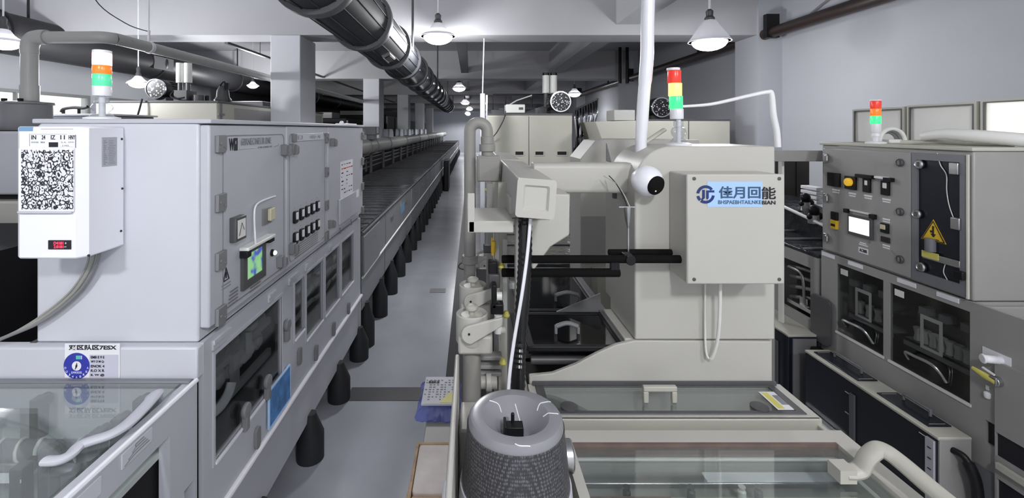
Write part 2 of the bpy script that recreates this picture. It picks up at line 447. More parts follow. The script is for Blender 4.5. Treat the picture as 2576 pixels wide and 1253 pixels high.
for Y in (4.7, 8.2, 11.7, 15.2):
    MB().cyl((dx+.19, Y, dz+.02), (dx+.19, Y, 3.25), .012, n=8).build('hanger_rod', M_dgrey, d)
a_ = math.radians(-62); cx_, cz_ = dx+math.cos(a_)*R0, dz+math.sin(a_)*R0
pl = MB()
for u0, u1 in ((-.062, .062),):
    tx, tz = -math.sin(a_), math.cos(a_)
    vs = []
    for yy in (3.72, 3.98):
        for w_ in (-.035, .035):
            for o_ in (-.02, .012): vs.append((cx_+tx*w_+math.cos(a_)*o_, yy, cz_+tz*w_+math.sin(a_)*o_))
    pl.add(vs, [(0, 1, 3, 2), (4, 6, 7, 5), (0, 4, 5, 1), (2, 3, 7, 6), (0, 2, 6, 4), (1, 5, 7, 3)])
pl.build('access_plate', M_steel, d)
pl2 = MB(); vs = []
for yy in (3.745, 3.955):
    for w_ in (-.025, .025):
        for o_ in (.0, .018): vs.append((cx_+tx*w_+math.cos(a_)*o_, yy, cz_+tz*w_+math.sin(a_)*o_))
pl2.add(vs, [(0, 1, 3, 2), (4, 6, 7, 5), (0, 4, 5, 1), (2, 3, 7, 6), (0, 2, 6, 4), (1, 5, 7, 3)])
pl2.build('slot_plate', M_black, d)

# cable tray above the aisle
t = thing('cable_tray', 'slim pale cable tray running along the ceiling above the aisle lamps', 'cable tray', (-.12, 5.5, 2.84))
MB().plate('x', -.20, -.195, 5.45, 30, 2.80, 2.90, []).box(-.195, -.06, 5.45, 30, 2.80, 2.805).box(-.06, -.055, 5.45, 30, 2.80, 2.90).build('channel', M_band, t)
for Y in (7.0, 11, 15): MB().cyl((-.12, Y, 2.80), (-.12, Y, 3.25), .006, n=6).build('hanger', M_dgrey, t)

# ---------------------------------------------------------------- lamps
def lamp(px, py, Y, d0, label, power, cone=False, z=None, kind='SPOT', x=None):
    X = wx(px, Y) if x is None else x; Z = wz(py, Y) if z is None else z; r = d0/2
    L = thing('pendant_lamp', label, 'lamp', (X, Y, Z), 'pendant lamps')
    if cone: prof = [(r, 0), (r*.97, .012), (r*.30, r*1.05), (r*.26, r*1.08)]
    else: prof = [(r, 0), (r*.94, .015), (r*.62, r*.30), (r*.50, r*.42), (r*.30, r*.72), (r*.22, r*.76)]
    hh = prof[-1][1]
    ins = [(max(a-.006, .004), b-.004 if b > .01 else b) for a, b in reversed(prof)]
    MB().lathe(prof+ins, (X, Y, Z), n=32).build('lamp_shade', M_shade, L)
    MB().lathe([(r*.23, hh-.01), (r*.24, hh+.02), (r*.16, hh+.04), (r*.18, hh+.08), (r*.08, hh+.10)], (X, Y, Z), n=20).build('lamp_socket', M_dgrey, L)
    MB().ball((X, Y, Z+.0), r*.82, 24, sz=.55).build('bulb', M_bulb, L)
    MB().cyl((X, Y, Z+hh+.08), (X, Y, 3.25), .011 if cone else .006, n=8).build('lamp_cord', M_whitewire, L)
    li = bpy.data.lights.new('lamp_light', kind); li.energy = power
    if kind == 'SPOT': li.spot_size = math.radians(168); li.spot_blend = .35
    li.shadow_soft_size = r*.6; li.color = (.97, .98, 1)
    lo = bpy.data.objects.new('lamp_light', li); COL.objects.link(lo); lo.location = (0, 0, -.10); lo.parent = L
    return L
lamp(1102, 92, 4.65, .36, 'nearest white pendant lamp over the aisle beside the dark duct', 62, kind='POINT')
lamp(1155, 222, 10.9, .36, 'second pendant lamp down the aisle, under the long cable tray', 24)
lamp(1170, 258, 17.0, .36, 'third small pendant lamp far down the aisle', 24)
lamp(1181, 274, 21.5, .36, 'farthest tiny pendant lamp at the end of the aisle', 24)
lamp(1785, 105, 4.14, .36, 'large conical pendant lamp glowing above the logo control box', 30, cone=True, kind='POINT')
lamp(1445, 236, 11.5, .36, 'small distant pendant lamp behind the blower with twin white cylinders', 22)
lamp(8, 106, 3.6, .27, 'bright pendant lamp cut by the left edge of the frame', 85, kind='POINT')
lamp(348, 210, 5.0, .22, 'pendant lamp just left of the dark round motor on the far beige machine', 95, kind='POINT')
lamp(636, 216, 8.0, .20, 'small pendant lamp left of the nearest white column', 60, kind='POINT')
for x, y, z in ((-.2, 26.5, 2.6), (-.2, 31.5, 2.7)):  # unseen lamps, added so the end wall turns bright
    lamp(0, 0, y, .36, 'unseen pendant lamp added to brighten the far end wall', 320, z=z, x=x)
# unseen key lamps added behind the camera to brighten the near faces
for x, y, p in ((-1.1, -.9, 105), (.55, -.75, 95), (2.1, -.5, 60)):
    lamp(0, 0, y, .36, 'unseen pendant lamp added to light the near end of the room', p, cone=True, z=2.72, x=x, kind='POINT')

# ---------------------------------------------------------------- big dark duct of the left bay
d2 = thing('ventilation_duct', 'long black round duct in the left bay behind the signal tower', 'duct', (-4.6, 4, 2.6))
for i in range(9):
    a = 2.2+i*2.2
    MB().lathe([(.205, 0), (.205, 2.2)], (-4.6, a, 2.6), (0, 1, 0), 32).build('duct_section', M_ductblack, d2)
    MB().lathe([(.206, -.02), (.222, -.015), (.222, .015), (.206, .02)], (-4.6, a, 2.6), (0, 1, 0), 32).build('flange', M_black, d2)
for Y in (4.75, 5.5, 9): MB().cyl((-4.6, Y, 2.7), (-4.6, Y, 3.25), .012, n=8).build('hanger_rod', M_black, d2)
MB().plate('x', -4.405, -4.39, 6.35, 6.75, 2.50, 2.68, []).build('access_plate', M_band, d2)

# pale pvc pipe coming out of the grey drum, turning along the bay
pz = 2.235
pp = thing('exhaust_pipe', 'pale plastic exhaust pipe rising from the dark drum and turning along the ceiling', 'pipe', (-2.8, 2.9, 1.82))
MB().cyl((-2.8, 2.9, 1.83), (-2.8, 2.9, 2.15), .044, n=24).build('riser', M_pipe, pp)
MB().cyl((-2.8, 2.9, 1.83), (-2.8, 2.9, 1.93), .049, n=24).build('coupling', M_pipe, pp)
MB().tube(spline([(-2.8, 2.9, 2.13), (-2.8, 2.9, 2.18), (-2.78, 2.9, 2.222), (-2.74, 2.9, pz), (-2.69, 2.9, pz)], 5), .047, 20).build('elbow', M_pipe, pp)
MB().tube(spline([(-2.69, 2.9, pz), (-2.45, 2.9, pz), (-2.34, 2.9, pz), (-2.30, 2.95, pz), (-2.29, 3.06, pz), (-2.29, 4.0, pz), (-2.29, 12, pz)], 6), .038, 20).build('long_run', M_pipe, pp)
MB().lathe([(.04, -.015), (.043, -.015), (.043, .015), (.04, .015)], (-2.29, 3.25, pz), (0, 1, 0), 24).cyl((-2.29, 3.25, pz+.03), (-2.29, 3.25, pz+.12), .009, n=8).cyl((-2.29, 3.25, pz+.1), (-2.29, 3.25, 3.25), .004, n=6).build('pipe_hanger', M_whitewire, pp)
MB().tube(spline([(-2.29, 3.25, pz+.11), (-2.42, 3.2, pz+.16), (-2.55, 3.1, pz+.3), (-2.62, 3.1, pz+.6), (-2.62, 3.1, 3.25)], 6), .004, 6).build('hanger_wire', M_wire, pp)
dr = thing('drum', 'dark translucent drum under the pale exhaust pipe, left of the signal tower', 'drum', (-2.82, 2.9, 1.64))
MB().lathe([(.115, 0), (.125, .02), (.128, .165), (.138, .172), (.138, .182), (.05, .19)], (-2.82, 2.9, 1.64), n=36).build('drum_body', M_midgrey, dr)
for s_ in (-1, 1): MB().box(-2.82+s_*.05-.01, -2.82+s_*.05+.01, 2.80, 2.82, 1.825, 1.842).build('clip', M_black, dr)

# neighbouring machines at the far left
n1 = thing('neighbour_machine', 'grey and white machine at the left edge carrying the dark drum', 'machine', (-3.2, 2.5, 0))
box('top_housing', M_cool2, n1, -4.4, -2.38, 2.45, 3.6, 1.30, 1.64, .012)
box('middle_panel', M_warm, n1, -4.4, -2.36, 2.42, 3.6, 1.06, 1.27, .012)
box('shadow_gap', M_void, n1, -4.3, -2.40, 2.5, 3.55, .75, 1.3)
box('lower_ledge', M_midgrey, n1, -4.4, -2.2, 2.3, 3.6, .90, 1.02, .01)
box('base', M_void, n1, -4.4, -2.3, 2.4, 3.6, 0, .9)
box('drip_tray', M_black, n1, -2.98, -2.66, 2.74, 3.06, 1.635, 1.645)
c2 = thing('cabinet', 'flat grey cabinet top behind the white cooler unit, carrying a black lever', 'cabinet', (-3.1, 3.7, 0))
box('cabinet_body', M_midgrey, c2, -3.36, -2.84, 3.62, 4.1, 0, 1.76, .01)
box('cabinet_top', M_cool2, c2, -3.38, -2.82, 3.61, 4.12, 1.76, 1.775, .004)
hd = MB().tube(spline([(-3.27, 3.65, 1.79), (-3.25, 3.65, 1.815), (-3.18, 3.65, 1.826), (-3.10, 3.65, 1.822), (-3.06, 3.65, 1.832)], 5), .013, 10, flat=(1, 1)).cyl((-3.255, 3.65, 1.775), (-3.255, 3.65, 1.81), .011).cyl((-3.13, 3.65, 1.775), (-3.13, 3.65, 1.82), .011).build('lever_handle', M_black)
tag(hd, 'curved black lever handle seen against the lit strip window', 'handle')
# dark machine in the gap under the cooler
d3 = thing('dark_machine', 'almost black machine frame in the gap left of the white housing', 'machine', (-2.2, 1.7, 0))
box('frame', M_void, d3, -3.6, -1.75, 1.62, 2.2, 0, 1.2)
for k in range(4): box('rail', M_dgrey, d3, -3.5, -1.8, 1.60, 1.62, .25+k*.22, .28+k*.22)
for k in range(3): box('post', M_dgrey, d3, -2.1-k*.35, -2.06-k*.35, 1.585, 1.6, .1, 1.18)

# far beige machine with motors, behind the left housing
m2 = thing('oven_machine', 'beige machine with pumps on its roof behind the left control housing', 'machine', (-2.8, 4.5, 0))
box('housing', M_beige, m2, -3.45, -2.33, 4.2, 7.2, 0, 1.90, .01)
box('roof', M_dgrey, m2, -3.46, -2.32, 4.19, 7.2, 1.90, 1.915)
MB().box(-2.345, -2.322, 4.24, 4.27, 1.55, 1.89).box(-2.33, -2.315, 4.2, 4.3, 1.78, 1.80).build('hinge_strip', M_midgrey, m2)
box('side_panel', M_grey, m2, -2.329, -2.318, 4.5, 7.1, .5, 1.86)
def blower(loc, r, L, label, m_body=M_black, ax=(0, 1, 0), base=True):
    t = thing('blower_motor', label, 'motor', (loc[0], loc[1], loc[2]-r-.02))
    x, y, z = loc
    A = Vector(ax).normalized(); p = Vector(loc)
    prof = [(r*.9, 0), (r, .01), (r, .02)]
    body = MB().lathe([(r*.92, .0), (r, .015), (r, L*.35), (r*.88, L*.36), (r*.88, L*.9), (r*.5, L)], loc, A, 32)
    for q in range(20):
        t_ = 2*PI*q/20
        a = A.orthogonal().normalized(); b = A.cross(a); o = (a*math.cos(t_)+b*math.sin(t_))*r*.92
        body.tube([p+A*(L*.38)+o, p+A*(L*.88)+o], r*.05, 5)
    body.build('motor_body', m_body, t)
    MB().lathe([(r*.88, -.006), (r*.88, .004)], loc, A, 32).build('fan_guard', M_fan, t)
    MB().lathe([(r*.90, -.012), (r*1.0, -.012), (r*1.0, .01), (r*.90, .01)], loc, A, 32, ring=True).build('guard_ring', M_chrome, t)
    if base:
        ex = Vector((0, 1, 0)) if abs(A.y) > .5 else Vector((1, 0, 0))
        q = p+A*L*.5
        MB().box(q.x-r*.9, q.x+r*.9, q.y-L*.45, q.y+L*.45, z-r-.02, z-r*.8).build('mounting_foot', m_body, t)
    return t
blower((-2.98, 4.32, 2.035), .095, .30, 'dark round motor on the roof of the beige machine behind the left housing')
def twin(x, y, z0, z1, r, label, capm, gap=None, base=True, zb=None):
    t = thing('filter_cylinders', label, 'filter', (x, y, zb if zb is not None else z0))
    g = gap or r*1.1
    for s_ in (-1, 1):
        MB().lathe([(r, 0), (r, z1-z0)], (x+s_*g, y, z0), n=24).build('filter_canister', M_panel, t)
        MB().lathe([(r*.98, 0), (r*1.0, .005), (r*.98, .035)], (x+s_*g, y, z1), n=24).build('canister_cap', capm, t)
    if zb is not None:
        MB().box(x-.06, x+.06, y-.06, y+.10, zb, zb+.10).cyl((x-g, y, zb+.08), (x-g, y, z0), r*.6).cyl((x+g, y, zb+.08), (x+g, y, z0), r*.6).cyl((x+.12, y+.02, zb), (x+.12, y+.02, zb+.06), .05).build('pump_body', M_dgrey, t)
        MB().tube(spline([(x-.05, y-.05, zb+.10), (x-.08, y-.07, zb+.05), (x-.02, y-.09, zb+.02), (x+.06, y-.09, zb+.03)], 6), .008, 8).build('pump_hose', M_black, t)
    return t
twin(-2.70, 4.3, 2.09, 2.24, .034, 'twin white filter cylinders on the far beige roof behind the left housing', M_panel, zb=1.915)
pc = thing('pump', 'small dark vertical pump at the right end of the far beige roof', 'pump', (-2.42, 4.6, 1.915))
MB().lathe([(.075, 0), (.08, .03), (.06, .06), (.055, .12), (.03, .17)], (-2.47, 4.55, 1.915), n=20).build('pump_body', M_dgrey, pc)
MB().box(-2.43, -2.39, 4.5, 4.53, 2.05, 2.11).tube(spline([(-2.47, 4.5, 2.08), (-2.43, 4.5, 2.12), (-2.40, 4.5, 2.05), (-2.38, 4.5, 1.92)], 5), .007, 8).build('pump_hose', M_black, pc)
for i, x in enumerate((-2.58, -2.545)):
    tag(MB().lathe([(.016, 0), (.017, .06), (.012, .065)], (x-.02+i*.012, 4.42, 1.915), n=14).build('bottle', M_black), ['left', 'right'][i]+' of two short black pots between the pumps on the far beige roof', 'pot', 'black pots on the far roof')
MB().tube(spline([(-3.0, 4.17, 1.93), (-3.02, 4.15, 1.8), (-3.08, 4.15, 1.6), (-3.1, 4.15, 1.3)], 6), .008, 8).build('drain_hose', M_black, m2)
# lighting track and wires of the left bay
lt = thing('lighting_track', 'thin dark track hanging below the ceiling left of the nearest column', 'track', (-3.0, 7, 2.72))
MB().box(-3.02, -2.98, 5.6, 20, 2.70, 2.73).build('rail', M_dgrey, lt)
for Y in (6.5, 8, 10): MB().cyl((-3, Y, 2.72), (-3, Y, 3.25), .005, n=6).build('hanger', M_dgrey, lt)

# dark plant in the depth of the left bay
for k, (a, b, x0, x1, zt) in enumerate(((7.6, 9.2, -4.9, -3.2, 2.0), (9.9, 13.2, -4.6, -2.7, 1.9), (14, 18, -4.7, -2.6, 2.1), (18.6, 26, -4.9, -2.5, 2.0))):
    t = thing('process_machine', ['black process machine behind the nearest column, left bay', 'dark process machine with a pale roof box between first and second columns', 'dark process machine between second and third columns', 'farthest dark process machine in the left bay'][k], 'machine', ((x0+x1)/2, a, 0))
    box('housing', M_void, t, x0, x1, a, b, 0, zt, .02)
    for q in range(3):
        yy = a+(b-a)*(q+.15)/3
        box('window', M_dgrey, t, x1-.005, x1+.01, yy, yy+(b-a)*.2, 1.0, 1.6)
    box('roof_box', M_midgrey, t, x0+.6, x1-.4, a+.3, a+.9, zt, zt+.14, .01)
    box('frame_rail', M_band, t, x1, x1+.025, a, b, .92, .96)
    for q in range(3): MB().box(x1, x1+.03, a+(b-a)*q/2.5, a+(b-a)*q/2.5+.05, .1, zt-.05).build('post', M_dgrey, t)
# ================================================================ LEFT LINE: control housing
Y0, Y1 = 1.367, 3.32
lm = thing('process_machine', 'white control housing with three doors, touch screen and windows below, left of the aisle', 'machine', (-1.05, 2.3, 0))
MB().prism([(-1.30, 1.013), (-.815, 1.013), (-.815, 1.668), (-1.285, 1.672), (-1.30, 1.66)], 'y', Y0, Y1).build('upper_housing', M_cool, lm, bev=.006)
MB().box(-1.31, -.776, Y0-.004, Y1+.006, 1.668, 1.682).build('roof_lip', M_cool2, lm, bev=.003)
# side wall of the lower body with its five windows
wins = [(1.425, 1.93, .615, .948), (2.07, 2.19, .70, .95), (2.217, 2.465, .63, .95), (2.505, 2.77, .63, .95), (2.82, 3.10, .63, .95)]
MB().plate('x', -.815, LX, Y0, Y1, .442, 1.013, [(a, b, c, d_) for a, b, c, d_ in wins]).build('side_wall', M_cool2, lm)
box('lower_front', M_cool, lm, -1.95, LX-.001, Y0-.03, Y0+.012, .916, 1.012, .006)
box('back_wall', M_inner, lm, -1.32, -1.30, Y0, Y1, .2, 1.013)
box('far_wall', M_cool2, lm, -1.30, LX, Y1-.012, Y1, .2, 1.013)
box('near_wall', M_void, lm, -1.30, LX-.016, Y0+.013, Y0+.02, .2, .892)
box('tank_floor', M_inner, lm, -1.30, LX-.02, Y0+.02, Y1-.02, .5, .52)
box('skirt', M_cool2, lm, -1.30, LX-.012, Y0, Y1, .19, .44, .004)
MB().tube([(LX+.004, Y0, .447), (LX+.004, Y1, .447)], .011, 10).build('trim_rail', M_white, lm)
for (a, b, c, d_) in wins:
    g = box('window_pane', G_dark, lm, LX-.011, LX-.006, a-.003, b+.003, c-.003, d_+.003)
    MB().plate('x', LX-.002, LX+.004, a-.012, b+.012, c-.012, d_+.012, [(a, b, c, d_)]).build('window_gasket', M_cool2, g)
    MB().box(LX-.002, LX+.008, a, b, c-.010, c-.002).build('window_sill', M_white, g)
# rollers and fittings behind the windows
for r_ in range(2):
    for k in range(13):
        y = 1.46+k*.072
        if y > 1.92: continue
        m = MB().lathe([(.018, -.16), (.018, -.12), (.034, -.118), (.034, -.10), (.018, -.098), (.018, -.06), (.034, -.058), (.034, -.04), (.018, -.038), (.018, 0), (.034, .002), (.034, .02), (.018, .022), (.018, .03)], (-.90, y+.03*r_, .775+.075*r_), (1, 0, 0), 16)
        m.build('transport_roller', M_ring, lm)
MB().box(-.86, -.845, 1.43, 1.93, .835, .86).box(-.86, -.845, 1.43, 1.93, .70, .73).box(-.845, -.83, 1.6, 1.64, .73, .86).build('roller_bearing_rail', M_midgrey, lm)
MB().box(-.838, -.822, 1.70, 1.715, .80, .90).box(-.838, -.822, 1.70, 1.76, .895, .915).box(-.838, -.822, 1.66, 1.70, .80, .815).build('inner_bracket', M_ring, lm)
for k, (a, b) in enumerate(((2.08, 2.18), (2.23, 2.45), (2.52, 2.76), (2.83, 3.09))):
    m = MB()
    for q in range(3):
        z = .72+q*.075
        m.tube(spline([(-.86, a-.02, z), (-.85, (a+b)/2, z+.02*((k+q) % 2)), (-.86, b+.02, z+.01)], 5), .012, 8)
    m.build('spray_pipe', M_ring, lm)
    MB().lathe([(.05, 0), (.05, .02), (.03, .03), (.03, .05)], (-.90, (a+b)/2, .80), (1, 0, 0), 20).build('pump_wheel', M_steel, lm)
# latches on the band under the doors
for y, l in ((1.41, .10), (1.80, .07), (2.0, .10), (2.2, .03), (2.57, .05)):
    MB().box(LX, LX+.010, y, y+l, .985, .998).box(LX, LX+.006, y, y+l, .968, .985).build('ledge_bracket', M_cool2, lm)
for y, z in ((1.60, .655), (1.77, .662), (1.96, .80)):
    k_ = MB().lathe([(.018, 0), (.026, .006), (.026, .018), (.012, .022)], (LX+.002, y, z+.012), (1, 0, 0), 16).box(LX+.002, LX+.022, y-.012, y+.012, z-.055, z+.015)
    k_.build('clamp_knob', M_midgrey, lm, bev=.003)
for y, z in ((1.70, .505), (2.12, .60), (2.347, .505), (2.65, .495), (2.97, .487)):
    MB().prism(rrect(y-.018, y+.018, z-.04, z+.04, .016), 'x', LX, LX+.012).build('hatch_latch', M_midgrey, lm, bev=.002)
MB().tube(spline([(-.842, 1.44, .70), (-.84, 1.45, .73), (-.838, 1.53, .725), (-.838, 1.58, .74), (-.838, 1.6, .765)], 5), .010, 10, flat=(1.6, .8)).build('lid_handle', M_cool2, lm)
# blue sign
sg = box('notice_plate', M_blue, lm, LX+.006, LX+.012, 1.79, 1.99, .482, .622)
MB().plate('x', LX+.005, LX+.0135, 1.785, 1.995, .477, .627, [(1.79, 1.99, .482, .622)]).build('plate_border', M_lightblue, sg)
sg['label'] = 'blue notice plate'
# feet
for y in (1.75, 2.30, 2.80, 3.30):
    MB().lathe([(.067, 0), (.067, .125), (.030, .215), (.028, .225)], (-.808, y, 0), n=20).build('foot', M_foot, lm)
MB().box(-1.25, -.95, Y0+.1, Y1-.1, .12, .19).build('base_rail', M_void, lm)
# doors
def hinge(par, y, z, big=False):
    w, h = (.021, .026) if not big else (.025, .027)
    MB().prism([(y-w, z-h), (y+w*.6, z-h*1.1), (y+w, z-h*.7), (y+w, z+h), (y-w, z+h*.95)], 'x', -.785, -.773).cyl((-.773, y-w*.5, z), (-.770, y-w*.5, z), .005, n=8).cyl((-.773, y+w*.4, z-h*.4), (-.770, y+w*.4, z-h*.4), .004, n=8).build('hinge', M_midgrey, par, bev=.0015)
def latch(par, y, z):
    MB().box(-.785, -.762, y-.018, y+.012, z-.022, z+.022).prism([(y+.0, z+.018), (y+.022, z+.008), (y+.022, z-.02), (y, z-.026)], 'x', -.772, -.752).build('latch', M_midgrey, par, bev=.002)
def door(a, b):
    return MB().box(-.816, -.785, a, b, 1.052, 1.664).build('door', M_cool2, lm, bev=.006)
D1 = door(1.372, 1.938); D2 = door(1.948, 2.498); D3 = door(2.512, 3.312)
def groove(par, pts, r=.0022, m=None):
    MB().tube(pts, r, 6).build('seam', m or M_midgrey, par)
X_ = -.785
def rr_path(a, b, z0, z1, r, closed=True):
    return [(X_, u, v) for u, v in rrect(a, b, z0, z1, r)]
p = rr_path(1.445, 1.915, 1.075, 1.63, .022); groove(D1, p+[p[0]])
p = rr_path(1.975, 2.45, 1.075, 1.63, .022); groove(D2, p+[p[0]])
for z in (1.606, 1.423, 1.243, 1.072):
    hinge(D1, 1.425, z, True); hinge(D2, 2.474, z); hinge(D3, 3.29, z)
latch(D1, 1.905, 1.566); latch(D2, 1.985, 1.566); latch(D3, 2.56, 1.58); latch(D2, 1.985, 1.135); latch(D1, 1.86, 1.115); latch(D3, 2.53, 1.13)
# door 1 lettering
text('lettering', 'W', M_ink, D1, (X_+.0012, 1.497, 1.601), .030, .040, 'left', .001, .0)
MB().plate('x', X_, X_+.0015, 1.513, 1.535, 1.580, 1.622, [(1.520, 1.529, 1.602, 1.612)]).build('logo_block', M_ink, D1)
text('lettering', '6BRNEONEUB BNE', M_greyink, D1, (X_+.0012, 1.675, 1.608), .235, .024, 'left', .001)
text('lettering', '4 YEL 8 NA2 AE', M_greyink, D1, (X_+.0012, 1.74, 1.584), .12, .006, 'left', .001)
groove(D1, [(X_, 1.545, 1.583), (X_, 1.66, 1.583)], .0014); groove(D1, [(X_, 1.82, 1.583), (X_, 1.86, 1.585), (X_, 1.865, 1.592)], .0014)
# meter, socket, canopy, touch screen, lamp
mt = MB().box(X_-.002, X_+.022, 1.485, 1.555, 1.282, 1.362).build('panel_meter', M_dgrey, D1, bev=.003)
MB().box(X_+.022, X_+.0232, 1.495, 1.546, 1.292, 1.352).build('meter_face', M_panel, lm)
MB().tube([(X_+.0236, 1.503, 1.30), (X_+.0236, 1.52, 1.34), (X_+.0236, 1.535, 1.315)], .0012, 5).build('meter_needle', M_ink, lm)
sk = MB().box(X_-.002, X_+.006, 1.715, 1.785, 1.288, 1.352).build('socket_plate', M_midgrey, D1, bev=.002)
MB().box(X_+.006, X_+.020, 1.748, 1.79, 1.300, 1.346).build('socket_cover', M_cream, lm, bev=.003)
MB().tube(spline([(X_+.005, 1.82, 1.385), (X_+.008, 1.70, 1.385), (X_+.010, 1.645, 1.375), (X_+.012, 1.63, 1.34), (X_+.018, 1.622, 1.28), (X_+.03, 1.60, 1.248)], 6), .0035, 8).build('flap_rim', M_white, D1)
MB().box(X_, X_+.034, 1.545, 1.76, 1.238, 1.250).build('screen_canopy', M_panel, D1, bev=.003)
box('canopy_edge', M_black, D1, X_+.002, X_+.030, 1.545, 1.575, 1.214, 1.237, .003)
MB().box(X_+.002, X_+.030, 1.72, 1.76, 1.222, 1.237).build('canopy_edge', M_black, D1, bev=.003)
hm = MB().plate('x', X_, X_+.012, 1.555, 1.725, 1.100, 1.232, [(1.582, 1.700, 1.128, 1.218)]).build('touch_panel_frame', M_dgrey, D1)
box('touch_screen', M_hmi, lm, X_+.001, X_+.008, 1.582, 1.700, 1.128, 1.218)
MB().lathe([(.014, 0), (.014, .006), (.010, .010)], (X_, 1.80, 1.165), (1, 0, 0), 16).build('lamp_bezel', M_black, D1)
MB().ball((X_+.012, 1.80, 1.165), .009, 14).build('indicator_lamp', M_whiteled, lm)
MB().tube([(X_+.001, 1.447, 1.168), (X_+.001, 1.463, 1.207), (X_+.001, 1.48, 1.168), (X_+.001, 1.447, 1.168)], .0022, 5).box(X_, X_+.002, 1.461, 1.466, 1.175, 1.193).build('warning_triangle', M_ink, D1)
for k in range(2): box('warning_text', M_greyink, D1, X_, X_+.001, 1.438, 1.492, 1.143+k*.010, 1.147+k*.010)
for y0, y1, zb in ((1.47, 1.535, 1.075), (1.62, 1.70, 1.072)):
    m = MB()
    for k in range(5): m.box(X_, X_+.003, y0+.004*k, y1, zb+k*.011, zb+.004+k*.011)
    m.build('vent_louvre', M_midgrey, D1)
# door 2: name strip, ten rocker switches, louvres
MB().box(X_, X_+.004, 2.03, 2.42, 1.597, 1.632).build('name_strip', M_cool, D2, bev=.001)
box('strip_block', M_midgrey, D2, X_, X_+.012, 2.0, 2.035, 1.596, 1.632, .002)
text('lettering', 'E3', M_greyink, D2, (X_+.0046, 2.09, 1.614), .06, .018, 'left', .0005)
text('lettering', '=EEE= AE', M_greyink, D2, (X_+.0046, 2.29, 1.614), .16, .014, 'left', .0005)
for r_, z in ((0, 1.262), (1, 1.168)):
    for k in range(5):
        y = 2.033+k*.073
        sw = MB().prism(rrect(y-.022, y+.022, z-.028, z+.026, .010), 'x', X_, X_+.010).build('rocker_switch', M_black, D2, bev=.001)
        MB().prism(rrect(y-.006, y+.016, z-.012, z+.020, .004), 'x', X_+.010, X_+.013).build('rocker', M_white, lm)
        box('switch_mark', M_greyink, D2, X_, X_+.001, y-.004, y+.004, z+.038, z+.041)
m = MB()
for k in range(6): m.box(X_, X_+.002, 2.03+.008*k, 2.34, 1.075+k*.010, 1.078+k*.010)
m.build('vent_louvre', M_midgrey, D2)
# door 3: paper notice and two small hatches
pn = box('paper_notice', M_paper, D3, X_, X_+.0012, 2.745, 3.03, 1.235, 1.455)
rnd = random.Random(3)
m = MB(); m2 = MB()
for row in range(8):
    for c_ in range(5):
        y = 2.765+c_*.055; z = 1.438-row*.025
        if rnd.random() < .8:
            m.box(X_+.001, X_+.002, y, y+.012+.03*rnd.random(), z-.006*rnd.random()-.003, z)
m2.box(X_+.001, X_+.002, 2.765, 3.01, 1.408, 1.412)
m.build('notice_print', M_ink, D3); m2.build('notice_rule', M_red, D3)
box('small_hatch', M_cool2, D3, X_, X_+.012, 2.70, 2.925, 1.085, 1.235, .003); box('small_hatch', M_cool2, D3, X_, X_+.010, 2.93, 3.17, 1.085, 1.235, .003)
box('inspection_tag', M_paper, D3, X_+.010, X_+.011, 3.085, 3.155, 1.19, 1.24)
for y in (2.70, 2.95): MB().tube([(X_+.01, y, 1.07), (X_+.014, y, 1.04), (X_+.01, y+.01, 1.035)], .004, 6).build('latch_pin', M_steel, lm)
box('roof_item', M_white, lm, -.86, -.80, 2.9, 3.2, 1.682, 1.69, .002)
MB().ball((-.83, 2.93, 1.693), .014, 12).build('roof_knob', M_white, lm)
# sticker plate on the low front strip (front face at y = Y0-.03)
FY = Y0-.031
def fx(px): return wx(px, FY)
def fz(py): return wz(py, FY)
st = box('label_plate', M_paper, lm, fx(164), fx(302), FY-.0012, FY, fz(950), fz(864)); st['label'] = 'white sticker with a round blue emblem'
box('label_grey_field', mat('pale_lilac_print', (.56, .56, .66), .6), lm, fx(226), fx(299), FY-.0016, FY-.0011, fz(949), fz(892))
text('lettering', '\u53cc\u533a\u961f\u533a7ESX', M_ink, lm, (fx(234), FY-.0016, fz(873.5)), fx(294)-fx(174), .0155, 'front', .0004, .03)
em = MB().lathe([(.0382, 0), (.0382, .0005)], (fx(194), FY-.0012, fz(920)), (0, -1, 0), 40).build('round_emblem', M_bluesticker, lm)
MB().lathe([(.0136, 0), (.0136, .0004)], (fx(194), FY-.0017, fz(920)), (0, -1, 0), 28).build('emblem_centre', M_paper, lm)
MB().tube(spline([(fx(191), FY-.0024, fz(928)), (fx(194), FY-.0024, fz(921)), (fx(195), FY-.0024, fz(912))], 5), [.002]*4+[.004]*4+[.0015]*3, 6, flat=(.6, .6)).build('emblem_figure', M_ink, lm)
text('lettering', 'E.MWOOOE', M_paper, lm, (fx(194), FY-.002, fz(936.5)), .030, .006, 'front', .0003)
for k in range(5): box('emblem_tick', M_paper if k == 4 else M_green, lm, fx(193+k*3.2), fx(194.6+k*3.2), FY-.0021, FY-.0016, fz(903), fz(894))
for k in range(9):
    a = math.radians(190+k*20); text('lettering', 'DUJ4ABRSA'[k], M_paper, lm, (fx(194)+math.cos(a)*.033, FY-.002, fz(920)+math.sin(a)*.033), .005, .006, 'front', .0003)
for k, s_ in enumerate(('EMB E 9 E', 'WY O M Q-', 'ENOK 4', 'R.O X R', 'E. W @')):
    text('lettering', s_, M_ink, lm, (fx(247), FY-.0022, fz(898+k*11.2)), fx(264)-fx(230), .0075, 'front', .0003, .02)

